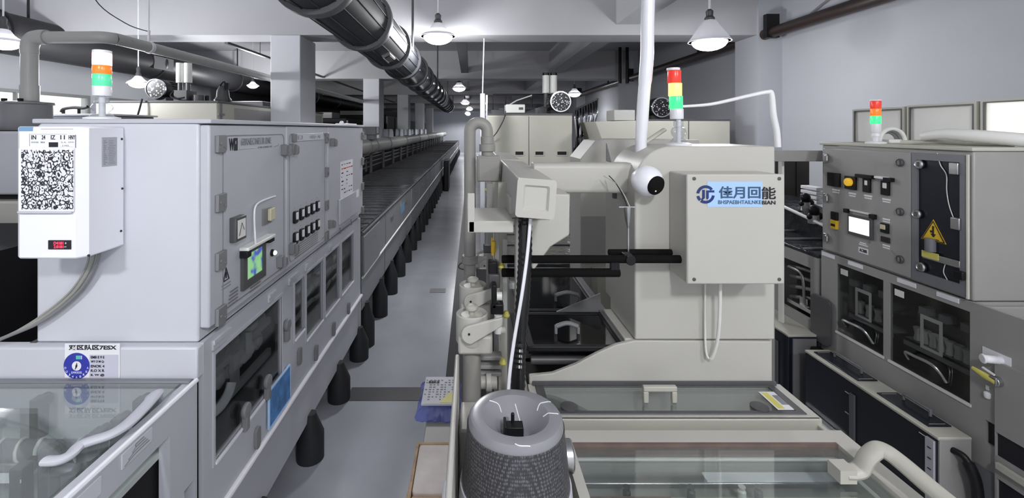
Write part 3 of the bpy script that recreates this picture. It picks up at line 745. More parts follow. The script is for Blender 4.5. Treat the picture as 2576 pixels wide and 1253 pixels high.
# ---------------------------------------------------------------- cooler unit on the housing
cu = thing('cabinet_cooler', 'bright white cooling unit with pierced grille hung on the front of the housing', 'cooler', (-1.13, 1.29, 1.304))
CYF = 1.22
def cx(px): return wx(px, CYF)
def cz(py): return wz(py, CYF)
MB().prism([(-1.036, Y0), (-1.036, CYF+.02), (-1.056, CYF), (-1.205, CYF), (-1.222, CYF+.012), (-1.222, Y0)], 'z', cz(652), cz(318)).build('housing', M_white, cu, bev=.005)
yf = CYF
MB().prism(rrect(cx(50), cx(189), cz(533), cz(372), .004), 'y', yf-.004, yf).build('grille_panel', M_white, cu, bev=.001)
box('panel_lip', M_cool, cu, cx(50), cx(186), yf-.009, yf-.003, cz(536), cz(530), .002)
box('grille', M_grille, cu, cx(58), cx(188), yf-.0052, yf-.0038, cz(526), cz(377))
box('header_label', M_paper, cu, cx(76), cx(190), yf-.001, yf, cz(371), cz(337))
m = MB().box(cx(75), cx(76), yf-.0014, yf, cz(368), cz(337)).box(cx(190), cx(191), yf-.0014, yf, cz(372), cz(340)).box(cx(76), cx(170), yf-.0014, yf, cz(338), cz(337.3)).box(cx(104), cx(184), yf-.0014, yf, cz(325), cz(324.3))
m.build('label_border', M_greyink, cu)
for s_, a, b in (('IN', 80, 92), ('24', 106, 115), ('IZ', 129, 140), ('11', 153, 164), ('HNY', 174, 190)):
    text('lettering', s_, M_ink, cu, (cx((a+b)/2), yf-.0012, cz(345.5)), cx(b)-cx(a), .0115, 'front', .0004, .015)
for s_, a, b in (('DOOSE', 80, 98), ('40NUA', 103, 114), ('S A', 155, 167), ('JULIA', 173, 187)):
    text('lettering', s_, M_greyink, cu, (cx((a+b)/2), yf-.0012, cz(358)), cx(b)-cx(a), .004, 'front', .0004)
text('lettering', '_LVEL__', M_greyink, cu, (cx(169), yf-.0012, cz(367)), .034, .005, 'front', .0004)
box('label_window', M_ink, cu, cx(124), cx(147), yf-.0016, yf, cz(370), cz(358))
box('maker_label', M_paleblue, cu, cx(48), cx(83), yf-.001, yf+.0, cz(330), cz(319))
dp = box('display', M_ink, cu, cx(123), cx(180), yf-.003, yf, cz(627), cz(604), .001)
text('digits', 'D4181', M_redled, cu, (cx(150), yf-.0034, cz(611)), .025, .0075, 'front', .0004)
text('digits', '2.0181', M_redled, cu, (cx(150), yf-.0034, cz(620)), .025, .0075, 'front', .0004)
text('digits', '8', M_paper, cu, (cx(168), yf-.0034, cz(611)), .003, .004, 'front', .0004)
text('digits', 'mA', M_paper, cu, (cx(167), yf-.0034, cz(620)), .006, .003, 'front', .0004)
XS = -1.0355
box('rating_plate', mat('aluminium_plate', (.42, .43, .46), .45), cu, XS-.001, XS+.001, 1.282, 1.336, 1.545, 1.628)
m = MB(); rnd = random.Random(5)
for r_ in range(15):
    m.box(XS+.0008, XS+.0014, 1.287, 1.290+.01*rnd.random(), 1.617-r_*.0047, 1.619-r_*.0047)
    m.box(XS+.0008, XS+.0014, 1.303+.004*rnd.random(), 1.331-.01*rnd.random(), 1.617-r_*.0047, 1.6185-r_*.0047)
m.build('plate_print', M_greyink, cu)
for y, z in ((1.355, 1.622), (1.357, 1.475), (1.352, 1.35), (1.238, 1.309)): MB().ball((XS, y, z), .0035, 10).build('screw', M_ink, cu)
# cables below the cooler
for k, (o_, lab, mm) in enumerate(((0, 'pale grey cable of the cooler, upper of the pair', M_cable), (.014, 'braided grey cable of the cooler, lower of the pair', M_midgrey), (-.012, 'thin light cable of the cooler next to the housing', M_cable))):
    tag(MB().tube(spline([(-1.10+o_*1.2, 1.335, 1.306), (-1.115+o_, 1.34, 1.25), (-1.17+o_, 1.345, 1.17), (-1.27+o_, 1.345, 1.09), (-1.38+o_*.6, 1.33, 1.035+o_*.3), (-1.50+o_*.5, 1.30, .99), (-1.62, 1.26, .95)], 7), .0052 if k < 2 else .003, 10).build('power_cable', mm), lab, 'cable', 'cables of the cooler')

# ---------------------------------------------------------------- signal towers
def tower(X, Y, zb, r, zt, specs, label, ball=True, lean=0.0):
    t = thing('signal_tower', label, 'signal light', (X, Y, zb))
    hb = (zt-zb)
    MB().lathe([(r*1.9, 0), (r*1.9, .006), (r*1.3, .010)], (X, Y, zb), n=28).build('base_plate', M_lenswhite, t)
    if ball:
        MB().lathe([(r*1.35, .008), (r*1.15, hb*.06), (r*.7, hb*.10), (r*1.05, hb*.14), (r*1.15, hb*.18), (r*.9, hb*.225), (r*.55, hb*.235), (r*.75, hb*.25), (r*.75, hb*.31), (r*.25, hb*.315), (r*.25, hb*.34)], (X, Y, zb), n=28).build('swivel_mount', G_clear if r > .02 else M_lenswhite, t)
        MB().cyl((X, Y, zb+.006), (X, Y, zb+hb*.35), r*.35, n=14).build('stem', M_lenswhite, t)
        z = zb+hb*.34
    else:
        MB().lathe([(r*.5, 0), (r*.5, hb*.08), (r*.9, hb*.14), (r*.75, hb*.2), (r, hb*.24), (r, hb*.34)], (X, Y, zb+.006), n=24).build('stem', M_lenswhite, t); z = zb+hb*.34
    rest = zt-z
    for m, fr in specs:
        h = rest*fr
        MB().lathe([(r*.97, 0), (r, .002), (r, h-.002), (r*.97, h-.0005)], (X+lean*(z-zb), Y, z), n=28).build('lens' if m not in (M_lenswhite,) else 'collar', m, t); z += h
    return t
tower(wx(257, 1.45), 1.45, 1.682, .0255, wz(127, 1.45), [(M_lenswhite, .22), (M_green, .26), (M_orange, .19), (M_redlit, .27), (M_lenswhite, .06)], 'signal tower with lit red top lens on the left housing')

# ---------------------------------------------------------------- wet bench in front of the housing
wb = thing('wash_bench', 'near-left bench with a clear glass lid over rollers, in front of the white housing', 'bench', (-1.35, .7, 0))
TZ = .918
YB = Y0-.032
MB().plate('x', -.83, LX, -.25, YB, .19, TZ, [(.35, 1.215, .26, .838), (1.275, 1.322, .26, .64)]).build('side_frame', M_cool2, wb)
MB().tube([(LX-.002, -.25, TZ), (LX-.002, YB, TZ)], .007, 8).build('edge_trim', M_white, wb)
box('far_wall', M_cool2, wb, -1.95, -.83, YB-.015, YB, .19, TZ)
box('left_wall', M_cool2, wb, -1.97, -1.95, -.25, YB, .19, TZ)
box('tray_floor', mat('grey_green_tray', (.46, .49, .48), .4), wb, -1.95, -.83, -.25, YB-.015, .775, .79)
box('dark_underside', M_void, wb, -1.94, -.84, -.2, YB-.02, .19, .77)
MB().box(-1.95, -.85, .2, .215, .79, TZ-.02).build('divider', M_cool2, wb)
gl = box('glass_lid', G_lid, wb, -1.95, -.835, -.2, YB-.02, TZ-.004, TZ+.004)
box('lid_seal', M_slate, wb, -1.95, -.81, YB-.022, YB-.004, TZ-.012, TZ+.008, .003)
def P_(px, py, z):            # point of the bench at height z
    Y = (H-z)*F/(py-CY); return (wx(px, Y), Y, z)
z0 = .83
m = MB().cyl((-1.94, 1.13, .855), (-.92, 1.13, .855), .026, n=20)
m.build('spiral_roller', M_slate, wb)
m = MB()
pts = [(-1.94+i*.0042, 1.13+.027*math.cos(i*.55), .855+.027*math.sin(i*.55)) for i in range(244)]
m.tube(pts, .004, 6).build('roller_thread', M_panel, wb)
for y, z, r, mm in ((1.075, .85, .013, M_steel), (.96, .845, .018, M_panel), (.89, .84, .016, M_steel), (.80, .845, .018, M_panel), (.70, .84, .016, M_steel)):
    MB().cyl((-1.94, y, z), (-.93, y, z), r, n=16).build('cross_roller', mm, wb)
MB().box(-1.9, -.99, 1.005, 1.025, .872, .880).build('bright_bar', M_white, wb)
MB().plate('z', .862, .872, -1.92, -.92, .50, .72, [(-1.85, -.97, .54, .68)]).build('inner_frame', M_panel, wb)
for px, py in ((95, 1008), (352, 1010), (297, 1058), (245, 1090), (215, 1112), (120, 1135), (50, 1180)):
    x, y, z = P_(px, py, .895)
    MB().box(x-.014, x+.014, y-.012, y+.02, .79, .902).cyl((x, y+.02, .886), (x, y+.035, .886), .016, n=14).build('bearing_block', M_dgrey, wb, bev=.003)
hp = spline([(-.870, 1.248, TZ+.004), (-.856, 1.240, TZ+.014), (-.846, 1.215, TZ+.018), (-.836, 1.15, TZ+.018), (-.834, 1.10, TZ+.018), (-.846, 1.068, TZ+.018), (-.872, 1.050, TZ+.017), (-.888, 1.036, TZ+.015), (-.888, 1.012, TZ+.011), (-.900, .998, TZ+.010), (-.925, .996, TZ+.010)], 7)
MB().tube(hp, .0165, 14, flat=(1.25, .6)).build('bail_handle', M_cool, gl)
sl = box('side_label', M_cool, wb, LX, LX+.004, 1.043, 1.142, .872, .908, .001)
for k in range(4): MB().tube(spline([(LX+.0045, 1.05+.012*k, .876+.007*k), (LX+.0045, 1.085, .882+.007*k), (LX+.0045, 1.13-.006*k, .882+.007*k)], 4), .0011, 5).build('label_stroke', M_midgrey, sl)
box('side_label', M_cool, wb, LX, LX+.004, .90, .985, .866, .905, .001)

# ---------------------------------------------------------------- conveyor modules running down the hall
def conveyor(a, b, label):
    t = thing('conveyor_module', label, 'conveyor', (-1.27, a, 0), 'conveyor modules along the aisle')
    MB().box(-1.75, LX-.015, a, b, .33, .885).build('frame', M_slate, t)
    L = b-a
    for k in range(3):
        y0 = a+.02+k*L/3; y1 = a+(k+1)*L/3-.01
        pa = box('side_panel', M_convside, t, LX-.015, LX, y0, y1, .565, .86, .004)
        box('skirt_panel', M_convside, t, LX-.025, LX-.008, y0, y1, .31, .555, .004)
        MB().tube([(LX+.008, y0+.25*L/3, .775), (LX+.010, y0+.45*L/3, .775)], .006, 6).build('panel_handle', M_steel, pa)
    MB().tube([(LX+.002, a, .560), (LX+.002, b, .560)], .009, 8).build('trim_rail', M_panel, t)
    MB().tube([(LX+.002, a, .885), (LX+.002, b, .885)], .010, 8).build('edge_rail', M_band, t)
    c = box('cover', M_conv, t, -1.74, LX-.006, a+.01, b-.01, .885, .900, .004)
    for k in range(14):
        y = a+.12+k*(L-.2)/14
        box('cover_slat', M_dgrey, t, -1.73, LX-.02, y, y+.012, .900, .905)
    for k in range(5):
        y = a+.15+k*L/5
        MB().lathe([(.067, 0), (.067, .19), (.030, .30), (.028, .33)], (-.808, y, 0), n=18).build('foot', M_foot, t)
        MB().lathe([(.060, 0), (.060, .19), (.030, .30), (.028, .33)], (-1.60, y, 0), n=12).build('foot', M_foot, t)
    return t
c0 = conveyor(3.36, 6.12, 'nearest dark-topped conveyor module, directly beyond the white control housing')
box('raised_end_panel', M_convside, c0, LX, LX+.014, 3.37, 3.95, .575, .86, .004)
box('blue_tag', M_paleblue, c0, LX, LX+.003, 5.2, 5.5, .68, .78)
names = ['second', 'third', 'fourth', 'fifth', 'sixth', 'seventh', 'eighth', 'ninth', 'tenth']
c1 = conveyor(6.14, 8.9, 'second dark-topped conveyor module along the aisle, counted from the white housing')
for k in range(1, 9): dup(c1, (0, 2.78*k, 0), '%s dark-topped conveyor module along the aisle, counted from the white housing' % names[k])
bb = thing('bin', 'black upright box standing against the far conveyor in the aisle', 'bin', (-.70, 12.5, 0))
box('bin_body', M_black, bb, -.735, -.60, 12.2, 13.0, 0, .80, .03); box('bin_lid', M_dgrey, bb, -.738, -.597, 12.19, 13.01, .80, .83, .01)
# pipe line on posts behind the conveyor
gp = thing('vent_pipe', 'pale grey pipe on posts running along the back of the conveyor', 'pipe', (-1.78, 6.4, .9))
gy = [3.4, 7.7, 8.25, 9.6, 12, 15, 18, 22, 26, 31]
for i in range(len(gy)-1):
    MB().lathe([(.135, 0), (.135, gy[i+1]-gy[i])], (-1.80, gy[i], 1.355), (0, 1, 0), 28).build('pipe_section', M_pipe, gp)
    MB().lathe([(.136, -.03), (.146, -.025), (.146, .025), (.136, .03)], (-1.80, gy[i+1], 1.355), (0, 1, 0), 28).build('pipe_collar', M_midgrey, gp)
for k in range(18):
    y = 7.0+k*1.15
    MB().cyl((-1.785, y, 0), (-1.785, y, 1.26), .026, n=10).build('post', M_band, gp)
# dark side equipment under the pipe
t = thing('control_row', 'row of dark cabinets with pale rails behind the conveyor, under the pale pipe', 'cabinet', (-2.1, 9, 0))
box('housing', M_void, t, -1.866, -1.828, 5.6, 30, 0, 1.18)
for z in (.98, 1.06, 1.14): box('rail', M_slate, t, -1.828, -1.816, 6, 30, z, z+.02)
for y in (5.0, 5.5, 6.1, 6.6, 7.2): MB().box(-1.83, -1.814, y+.7, y+.78, .92, 1.12).build('bracket', M_band, t)
# boxes and clear covers on the pipe
t = thing('terminal_box', 'grey box standing on the pale pipe in front of the second column', 'box', (-1.8, 7.9, 1.5))
box('box_body', M_midgrey, t, -1.90, -1.62, 7.75, 8.1, 1.56, 1.70, .006); box('box_foot', M_slate, t, -1.86, -1.66, 7.78, 8.05, 1.48, 1.56, .004)
box('box_label', M_paper, t, -1.62, -1.617, 7.85, 8.0, 1.59, 1.69)
for k in range(7):
    y = 7.0 if k == 0 else 9.6+(k-1)*1.5
    pr = [(y, 1.487), (y+.55, 1.487), (y+.52, 1.60), (y+.40, 1.66), (y+.05, 1.66)]
    o = MB().prism(pr, 'x', -1.84, -1.72).build('clear_cover', G_clear)
    nm = ['nearest', 'second', 'third', 'fourth', 'fifth', 'sixth', 'farthest'][k]
    tag(o, nm+' clear acrylic cover standing on the pale pipe behind the conveyor', 'cover', 'clear covers on the pipe')
# ================================================================ CENTRE LINE (right of the aisle)
def pxy(pts, Y): return [(wx(a, Y), wz(b, Y)) for a, b in pts]
cm = thing('coating_machine', 'warm white machine with rounded column, glass-lidded trays and black foam bars right of the aisle', 'machine', (.6, 1.45, 0))
CF = 1.53
xl, xr, zt, zb = wx(1597, CF), wx(1950, CF), wz(368, CF), wz(855, CF)
R_ = .125
MB().prism([(xl, zb), (xr, zb), (xr, zt)]+arc(xl+R_, zt-R_, R_, 90, 180, 12), 'y', CF, 1.80).build('column', M_warm, cm, bev=.005)
# lower front plate with the curved shoulder
curve = pxy([(1331, 966), (1331, 944), (1390, 938), (1450, 915), (1500, 888), (1550, 866), (1597, 856), (1940, 858), (1941, 966)], CF)
MB().prism(curve, 'y', CF-.004, CF+.012).build('front_plate', M_warm, cm, bev=.003)
box('body', M_warm, cm, wx(1575, CF), xr, CF+.014, 1.80, .10, zb-.002, .004)
# base: side plates and plinth
box('base', M_grey, cm, .20, 1.01, 1.30, 2.27, 0, .60)
box('right_side_plate', M_warm, cm, 1.016, 1.032, .35, 1.80, 0, .784, .003)
box('left_side_plate', M_warm, cm, .178, .192, 1.30, 1.80, 0, .784, .003); box('left_side_plate', M_warm, cm, .250, .262, .35, 1.30, 0, .784, .003)
# first tray (far) with glass lid and handle
M_tray = mat('tray_grey_green', (.36, .37, .34), .4)
MB().plate('z', .785, .80, .19, 1.03, 1.345, 1.526, [(.235, .985, 1.372, 1.512)]).build('tray_rim', M_warm, cm, bev=.0)
box('tray_front', M_beige, cm, .19, 1.03, 1.340, 1.352, .60, .80, .003)
box('tray_back', M_grey, cm, .20, 1.01, 1.512, 1.524, .62, .785)
box('tray_floor', M_tray, cm, .20, 1.01, 1.353, 1.512, .66, .672)
g1 = box('glass_lid', G_lid, cm, .237, .983, 1.374, 1.510, .793, .799)
MB().plate('z', .799, .8035, .212, 1.002, 1.362, 1.520, [(.240, .980, 1.378, 1.508)]).build('lid_seal', M_dgrey, g1, bev=.002)
MB().plate('z', .80, .812, .205, 1.012, 1.514, 1.524, []).build('hinge_strip', M_dgrey, g1)
hx0, hx1 = wx(1616, 1.43), wx(1700, 1.43)
MB().box(hx0, hx0+.016, 1.418, 1.434, .80, .835).box(hx1-.016, hx1, 1.418, 1.434, .80, .835).box(hx0, hx1, 1.418, 1.434, .835, .851).build('handle', M_beige, g1, bev=.003)
for x in (.30, .88): MB().lathe([(.026, 0), (.026, .006), (.015, .010)], (x, 1.395, .80), n=18).build('lid_knob', M_dgrey, g1)
gd = MB().box(.93, .985, 1.385, 1.48, .8003, .8013).build('care_label', M_paper, g1)
MB().box(.935, .955, 1.39, 1.475, .8013, .8016).build('label_band', M_paleyellow, gd); MB().box(.96, .98, 1.41, 1.46, .8013, .8016).build('label_print', M_greyink, gd)
# gap between the trays
box('gap_floor', M_grey, cm, .20, 1.01, 1.245, 1.345, .73, .745)
MB().prism([(.50, .745), (.58, .745), (.572, .770), (.512, .770)], 'y', 1.29, 1.30).build('grey_tab', M_beige, cm)
# second tray (near)
MB().plate('z', .785, .80, .25, 1.045, .40, 1.292, [(.275, .992, .45, 1.244)]).build('tray_rim', M_warm, cm)
box('brown_seal', M_rust, cm, .275, .992, 1.236, 1.2438, .765, .799)
box('tray_back', M_tray, cm, .264, 1.01, 1.246, 1.252, .60, .785)
box('tray_side', M_tray, cm, .993, 1.01, .40, 1.246, .60, .785)
box('tray_floor', M_tray, cm, .264, 1.01, .40, 1.246, .675, .69)
g2 = box('glass_lid', G_lid, cm, .277, .990, .452, 1.235, .785, .791)
MB().tube([(.28, 1.236, .758), (.985, 1.236, .758)], .005, 6).tube([(.985, 1.236, .758), (.985, .46, .758)], .005, 6).build('lid_edge', M_panel, g2)
box('reflector_bar', M_steel, cm, .275, .985, 1.195, 1.235, .715, .725, .003)
box('bright_strip', M_white, cm, .62, .975, 1.200, 1.230, .725, .728)
for k in range(5): MB().cyl((.275, 1.142-.034*k, .715), (.50+.1*(k > 2), 1.142-.034*k, .715), .015, n=14).build('copper_roller', M_copper, cm)
MB().box(.275, .985, 1.160, 1.166, .69, .712).build('rail', M_beige, cm)
for x, mm in ((.396, M_black), (.56, M_dgrey), (.689, M_panel), (.731, M_dgrey)):
    MB().lathe([(.010, 0), (.010, .018), (.006, .022), (.009, .030)], (x, 1.163, .712), n=14).build('peg', mm, cm)
hb_ = spline([(.905, 1.115, .815), (.93, 1.115, .815), (.950, 1.115, .822), (.963, 1.113, .850), (.985, 1.11, .872), (1.00, 1.10, .874), (1.012, 1.07, .866), (1.018, .98, .855), (1.018, .80, .855)], 6)
MB().tube(hb_, .0175, 14, flat=(1.25, .85)).box(.885, .925, 1.095, 1.135, .800, .832).build('bail_handle', M_beige, cm)
# black glossy lids beyond the front plate
for k, (a, b) in enumerate(((1.548, 1.83), (1.86, 2.32))):
    l_ = box('smoked_lid', G_smoke, cm, .20, .515, a, b, .908, .914)
    MB().plate('z', .900, .918, .19, .535, a-.006, b+.008, [(.215, .505, a+.012, b-.012)]).build('lid_frame', M_black, l_, bev=.003)
    y = a+.10; x0, x1 = wx(1395, y), wx(1458, y)
    MB().box(x0, x0+.010, y-.006, y+.006, .914, .945).box(x1-.010, x1, y-.006, y+.006, .914, .938).tube(spline([(x0+.005, y, .940), ((x0+x1)/2, y, .952), (x1-.005, y, .940)], 6), .008, 10).build('lid_handle', M_midgrey, l_, bev=.002)
    box('under_tray', M_void, cm, .20, .52, a, b, .70, .72)
    for q in range(3): MB().cyl((.21, a+.06+.08*q, .84), (.51, a+.06+.08*q, .84), .016, n=12).build('inner_roller', M_dgrey, cm)
MB().prism([(.515, 1.548), (.545, 1.548), (.545, 2.34), (.515, 2.34)], 'z', .70, .925).build('lid_side_board', M_midgrey, cm, bev=.002)
MB().prism([(wx(1400, 1.845), .915), (wx(1510, 1.845), wz(738, 1.845)), (wx(1512, 1.845), .915)], 'y', 1.842, 1.850).build('arched_divider', M_midgrey, cm)
# cross beam from the column to the rail
zc0, zc1 = wz(486, 1.62), wz(410, 1.62)
MB().prism(rrect(1.60, 1.68, zc0, zc1, .018), 'x', .22, xl+.02).build('cross_beam', M_warm, cm, bev=.002)
box('rear_post', M_warm, cm, wx(1540, 1.95), wx(1600, 1.95)+.08, 1.95, 2.05, .92, 1.47, .006)
MB().box(wx(1538, 1.7), wx(1566, 1.7), 1.69, 1.70, wz(476, 1.7), wz(472, 1.7)).box(wx(1540, 1.7), wx(1548, 1.7), 1.68, 1.70, wz(498, 1.7), wz(474, 1.7)).build('beam_bracket', M_dgrey, cm)
# foam-covered bars
zA, zB, zC = wz(652, 1.45), wz(686, 1.45), wz(635, 1.49)
MB().tube([(wx(1262, 1.45), 1.45, zA), (wx(1714, 1.45), 1.45, zA)], .0125, 14).build('foam_bar', M_foam, cm, bev=.003)
MB().tube([(wx(1262, 1.45), 1.45, zB), (wx(1559, 1.45), 1.45, zB)], .0135, 14).build('foam_bar', M_foam, cm, bev=.003)
MB().tube([(wx(1530, 1.49), 1.49, zC), (wx(1690, 1.49), 1.49, zC)], .0105, 14).build('foam_bar', M_foam, cm, bev=.003)
MB().box(wx(1535, 1.45), wx(1557, 1.45), 1.442, 1.458, zB, zA).box(wx(1570, 1.45), wx(1590, 1.45), 1.445, 1.495, zA-.006, zA+.016).cyl((wx(1583, 1.45), 1.432, zA), (wx(1583, 1.45), 1.468, zA), .016, n=12).build('bar_clamp', M_black, cm, bev=.002)
nz = MB().cyl((wx(1581, 1.48), 1.48, zC), (wx(1581, 1.48), 1.48, wz(572, 1.48)), .004, n=8).lathe([(.003, 0), (.010, .03), (.014, .07)], (wx(1580, 1.48), 1.48, wz(575, 1.48)), n=14).box(wx(1556, 1.48), wx(1597, 1.48), 1.476, 1.484, wz(522, 1.48), wz(519, 1.48))
nz.build('spray_nozzle', M_steel, cm)
for k, mm in ((0, M_black), (1, M_beige)): MB().tube(spline([(wx(1578+6*k, 1.48), 1.48, wz(520, 1.48)), (wx(1566+4*k, 1.49), 1.49, wz(490, 1.49)), (wx(1550, 1.52), 1.52, wz(462, 1.52)), (wx(1532-14*k, 1.56), 1.56, wz(442, 1.56))], 6), .0016, 6).build('thin_hose', mm, cm)
# flat bar to the right of the column
# dome camera
dc = thing('dome_camera', 'white ball-shaped camera with a black lens on the rounded column shoulder', 'camera', (wx(1630, 1.47), 1.5, wz(492, 1.47)))
bx, bz = wx(1628, 1.475), wz(455, 1.475)
MB().ball((bx, 1.475, bz), .049, 28).build('ball_housing', M_white, dc)
MB().cyl((bx, 1.50, bz), (bx, 1.532, bz), .034, n=20).build('mount', M_lenswhite, dc)
ld = Vector((.34, -.88, -.26)).normalized()
c_ = Vector((bx, 1.475, bz))
MB().lathe([(.031, .034), (.031, .043), (.026, .048), (.014, .0515), (.004, .0525)], c_, ld, 24).build('lens', M_foam, dc)
MB().ball(c_+ld*.0495+Vector((-.008, 0, -.014)), .003, 10).build('lens_glint', M_lenswhite, dc)  # white bead imitates the glint on the lens

# control box with the logo
cbx0, cbx1, cbz0, cbz1 = wx(1728, 1.4), wx(1975, 1.4), wz(716, 1.4), wz(438, 1.4)
cb = thing('control_box', 'white steel control box with blue logo bolted to the column', 'box', ((cbx0+cbx1)/2, 1.47, cbz0))
MB().box(cbx0+.002, cbx1-.002, 1.415, CF-.0005, cbz0+.002, cbz1-.002).build('box_body', M_warm, cb, bev=.004)
MB().box(cbx0, cbx1, 1.400, 1.413, cbz0, cbz1).build('box_lid', M_warm, cb, bev=.005)
for x in (cbx0+.022, cbx1-.018):
    for z in (cbz0+.016, cbz1-.014): MB().lathe([(.0055, 0), (.0055, .0015), (.003, .002)], (x, 1.400, z), (0, -1, 0), 12).build('screw', M_dgrey, cb)
MB().box(cbx1-.002, cbx1+.008, 1.43, 1.47, cbz1-.09, cbz1-.02).box(cbx1-.002, cbx1+.006, 1.43, 1.47, cbz1-.14, cbz1-.10).build('side_hinge', M_warm, cb, bev=.002)
LYF = 1.400
def lx(px): return wx(px, LYF)
def lz(py): return wz(py, LYF)
box('logo_film', M_lightblue, cb, lx(1779), lx(1918), LYF-.0010, LYF-.0002, lz(521), lz(457))
s_ = LYF/F
ec = (lx(1774.5), lz(489)); er = 23*s_
def ring(a0, a1, ri, ro, n=14):
    o = arc(ec[0], ec[1], ro, a0, a1, n); i = arc(ec[0], ec[1], ri, a1, a0, n); return o+i
lg = MB()
def ringmesh(a0, a1, ri, ro):
    n = 12
    for k in range(n):
        b0 = a0+(a1-a0)*k/n; b1 = a0+(a1-a0)*(k+1)/n
        pts = []
        for r__, an in ((ro, b0), (ro, b1), (ri, b1), (ri, b0)): pts.append((ec[0]+r__*math.cos(math.radians(an)), ec[1]+r__*math.sin(math.radians(an))))
        lg.prism(pts, 'y', LYF-.0018, LYF-.0011)
ringmesh(38, 172, er*.70, er); ringmesh(192, 226, er*.70, er); ringmesh(234, 352, er*.70, er)
def lp(pts): lg.prism([(ec[0]+a*er, ec[1]+b*er) for a, b in pts], 'y', LYF-.0018, LYF-.0011)
lp([(-.36, .50), (-.08, .50), (-.08, -.40), (-.38, -.66), (-.50, -.52), (-.36, -.38)])
lp([(.08, .44), (.95, .44), (.95, .22), (.34, .22), (.34, -.40), (.20, -.56), (.08, -.46)])
lg.build('logo_emblem', M_bluelogo, cb, smooth=False)
M_logoblue = mat('logo_blue_ink', (.035, .10, .20), .5, noise=0)
text('logo_lettering', '\u4f73\u6708\u56de', M_logoblue, cb, (lx(1860), LYF-.0014, lz(484)), lx(1912)-lx(1807), 31*s_, 'front', .0006, .022)
text('logo_lettering', '\u80fd', M_ink, cb, (lx(1933), LYF-.0014, lz(485.5)), lx(1951)-lx(1915), 31*s_, 'front', .0006, .012)
text('logo_lettering', 'BHSPAEBHTAILNKE', M_logoblue, cb, (lx(1860), LYF-.0014, lz(508.5)), lx(1914)-lx(1806), 9.5*s_, 'front', .0005, .01)
text('logo_lettering', 'BIAN', M_ink, cb, (lx(1933), LYF-.0014, lz(509.5)), lx(1950)-lx(1916), 9.5*s_, 'front', .0005, .012)
tag(MB().tube(spline([(wx(1812, 1.47), 1.47, cbz0+.002), (wx(1810, 1.48), 1.48, wz(800, 1.48)), (wx(1804, 1.49), 1.49, wz(860, 1.49)), (wx(1793, 1.50), 1.50, wz(896, 1.50)), (wx(1786, 1.505), 1.505, wz(902, 1.505)), (wx(1778, 1.51), 1.51, wz(893, 1.51)), (wx(1774, 1.515), 1.515, wz(850, 1.515)), (wx(1774, 1.518), 1.518, wz(714, 1.518))], 6), [.0055]*24+[.0035]*19, 10).build('power_cable', M_panel), 'pale cable hanging in a loop under the logo control box', 'cable')
tower(wx(1707, 1.62), 1.62, zt, .0225, wz(171, 1.62), [(M_lenswhite, .20), (M_greenlit, .25), (M_yellowlit, .25), (M_red, .25), (M_lenswhite, .05)], 'signal tower with red, yellow and green lenses on the rounded column', lean=-.07)
# hanging white duct, loose white tube
wd = MB().tube(spline([(wx(1612, 1.66), 1.66, zt-.05), (wx(1613, 1.66), 1.66, wz(345, 1.66)), (wx(1619, 1.66), 1.66, wz(250, 1.66)), (wx(1627, 1.66), 1.66, wz(150, 1.66)), (wx(1629, 1.66), 1.66, wz(60, 1.66)), (wx(1634, 1.66), 1.66, 2.4), (wx(1636, 1.66), 1.66, 3.25)], 8), [.020]*10+[.0215]*10+[.0235]*29, 18).build('hanging_tube', M_white)
tag(wd, 'white flexible tube hanging from the ceiling to the rounded column', 'tube')
tag(MB().tube(spline([(wx(1715, 1.72), 1.72, wz(268, 1.72)), (wx(1790, 1.72), 1.72, wz(262, 1.72)), (wx(1880, 1.72), 1.72, wz(242, 1.72)), (wx(1930, 1.72), 1.72, wz(232, 1.72)), (wx(1941, 1.72), 1.72, wz(238, 1.72)), (wx(1946, 1.72), 1.72, wz(290, 1.72)), (wx(1954, 1.72), 1.72, wz(330, 1.72)), (wx(1957, 1.72), 1.72, zt-.01)], 8), [.005+.006*min(1, i/40) for i in range(57)], 12).build('bent_tube', M_whitewire), 'thin white tube bent over to the right corner of the rounded column', 'tube')
tag(MB().tube([(wx(1622, 1.66), 1.66, zt+.008), (wx(1680, 1.66), 1.69, wz(326, 1.69))], .012, 12, flat=(1, .6)).build('tube_strap', M_beige), 'flat beige strap lying slanted beside the signal tower on the rounded column', 'strap')

# rear frames of the same line
rf = thing('frame_column', 'second warm white column with chamfered shoulder behind the first', 'column', (.8, 2.5, 0))
pp2 = pxy([(1460, 800), (1460, 400), (1498, 354), (1530, 350), (1760, 352), (1760, 800)], 2.4)
MB().prism([(a, b if b > 1.2 else 0) for a, b in pp2], 'y', 2.4, 2.66).build('column_body', M_warm, rf, bev=.006)
MB().prism(pxy([(1526, 404), (1526, 360), (1538, 408)], 2.395), 'y', 2.394, 2.3995).build('shadow_slot', M_midgrey, rf)
MB().box(wx(1462, 2.39), wx(1534, 2.39), 2.388, 2.3995, .95, wz(545, 2.39)).build('grey_lower_face', M_grey, rf)  # thin grey plate, makes the lower column face darker
MB().box(wx(1500, 2.3), wx(1760, 2.3), 2.28, 2.40, 0, .93).build('base', M_beige, rf)
rt = thing('roller_table', 'dark glossy roller table receding behind the columns', 'table', (.6, 4, 0))
box('table_body', M_grey, rt, .22, 1.0, 2.70, 5.40, 0, .84, .01)
box('table_cover', M_conv, rt, .20, 1.02, 2.69, 5.42, .84, .86, .004)
for k in range(8): box('cover_slat', M_dgrey, rt, .22, 1.0, 2.8+.32*k, 2.83+.32*k, .86, .866)
for k in range(3): MB().lathe([(.02, 0), (.02, .1), (.03, .12), (.03, .24)], (.86+.04*k, 5.0-.1*k, .866), n=14).build('roller_stub', M_steel, rt)
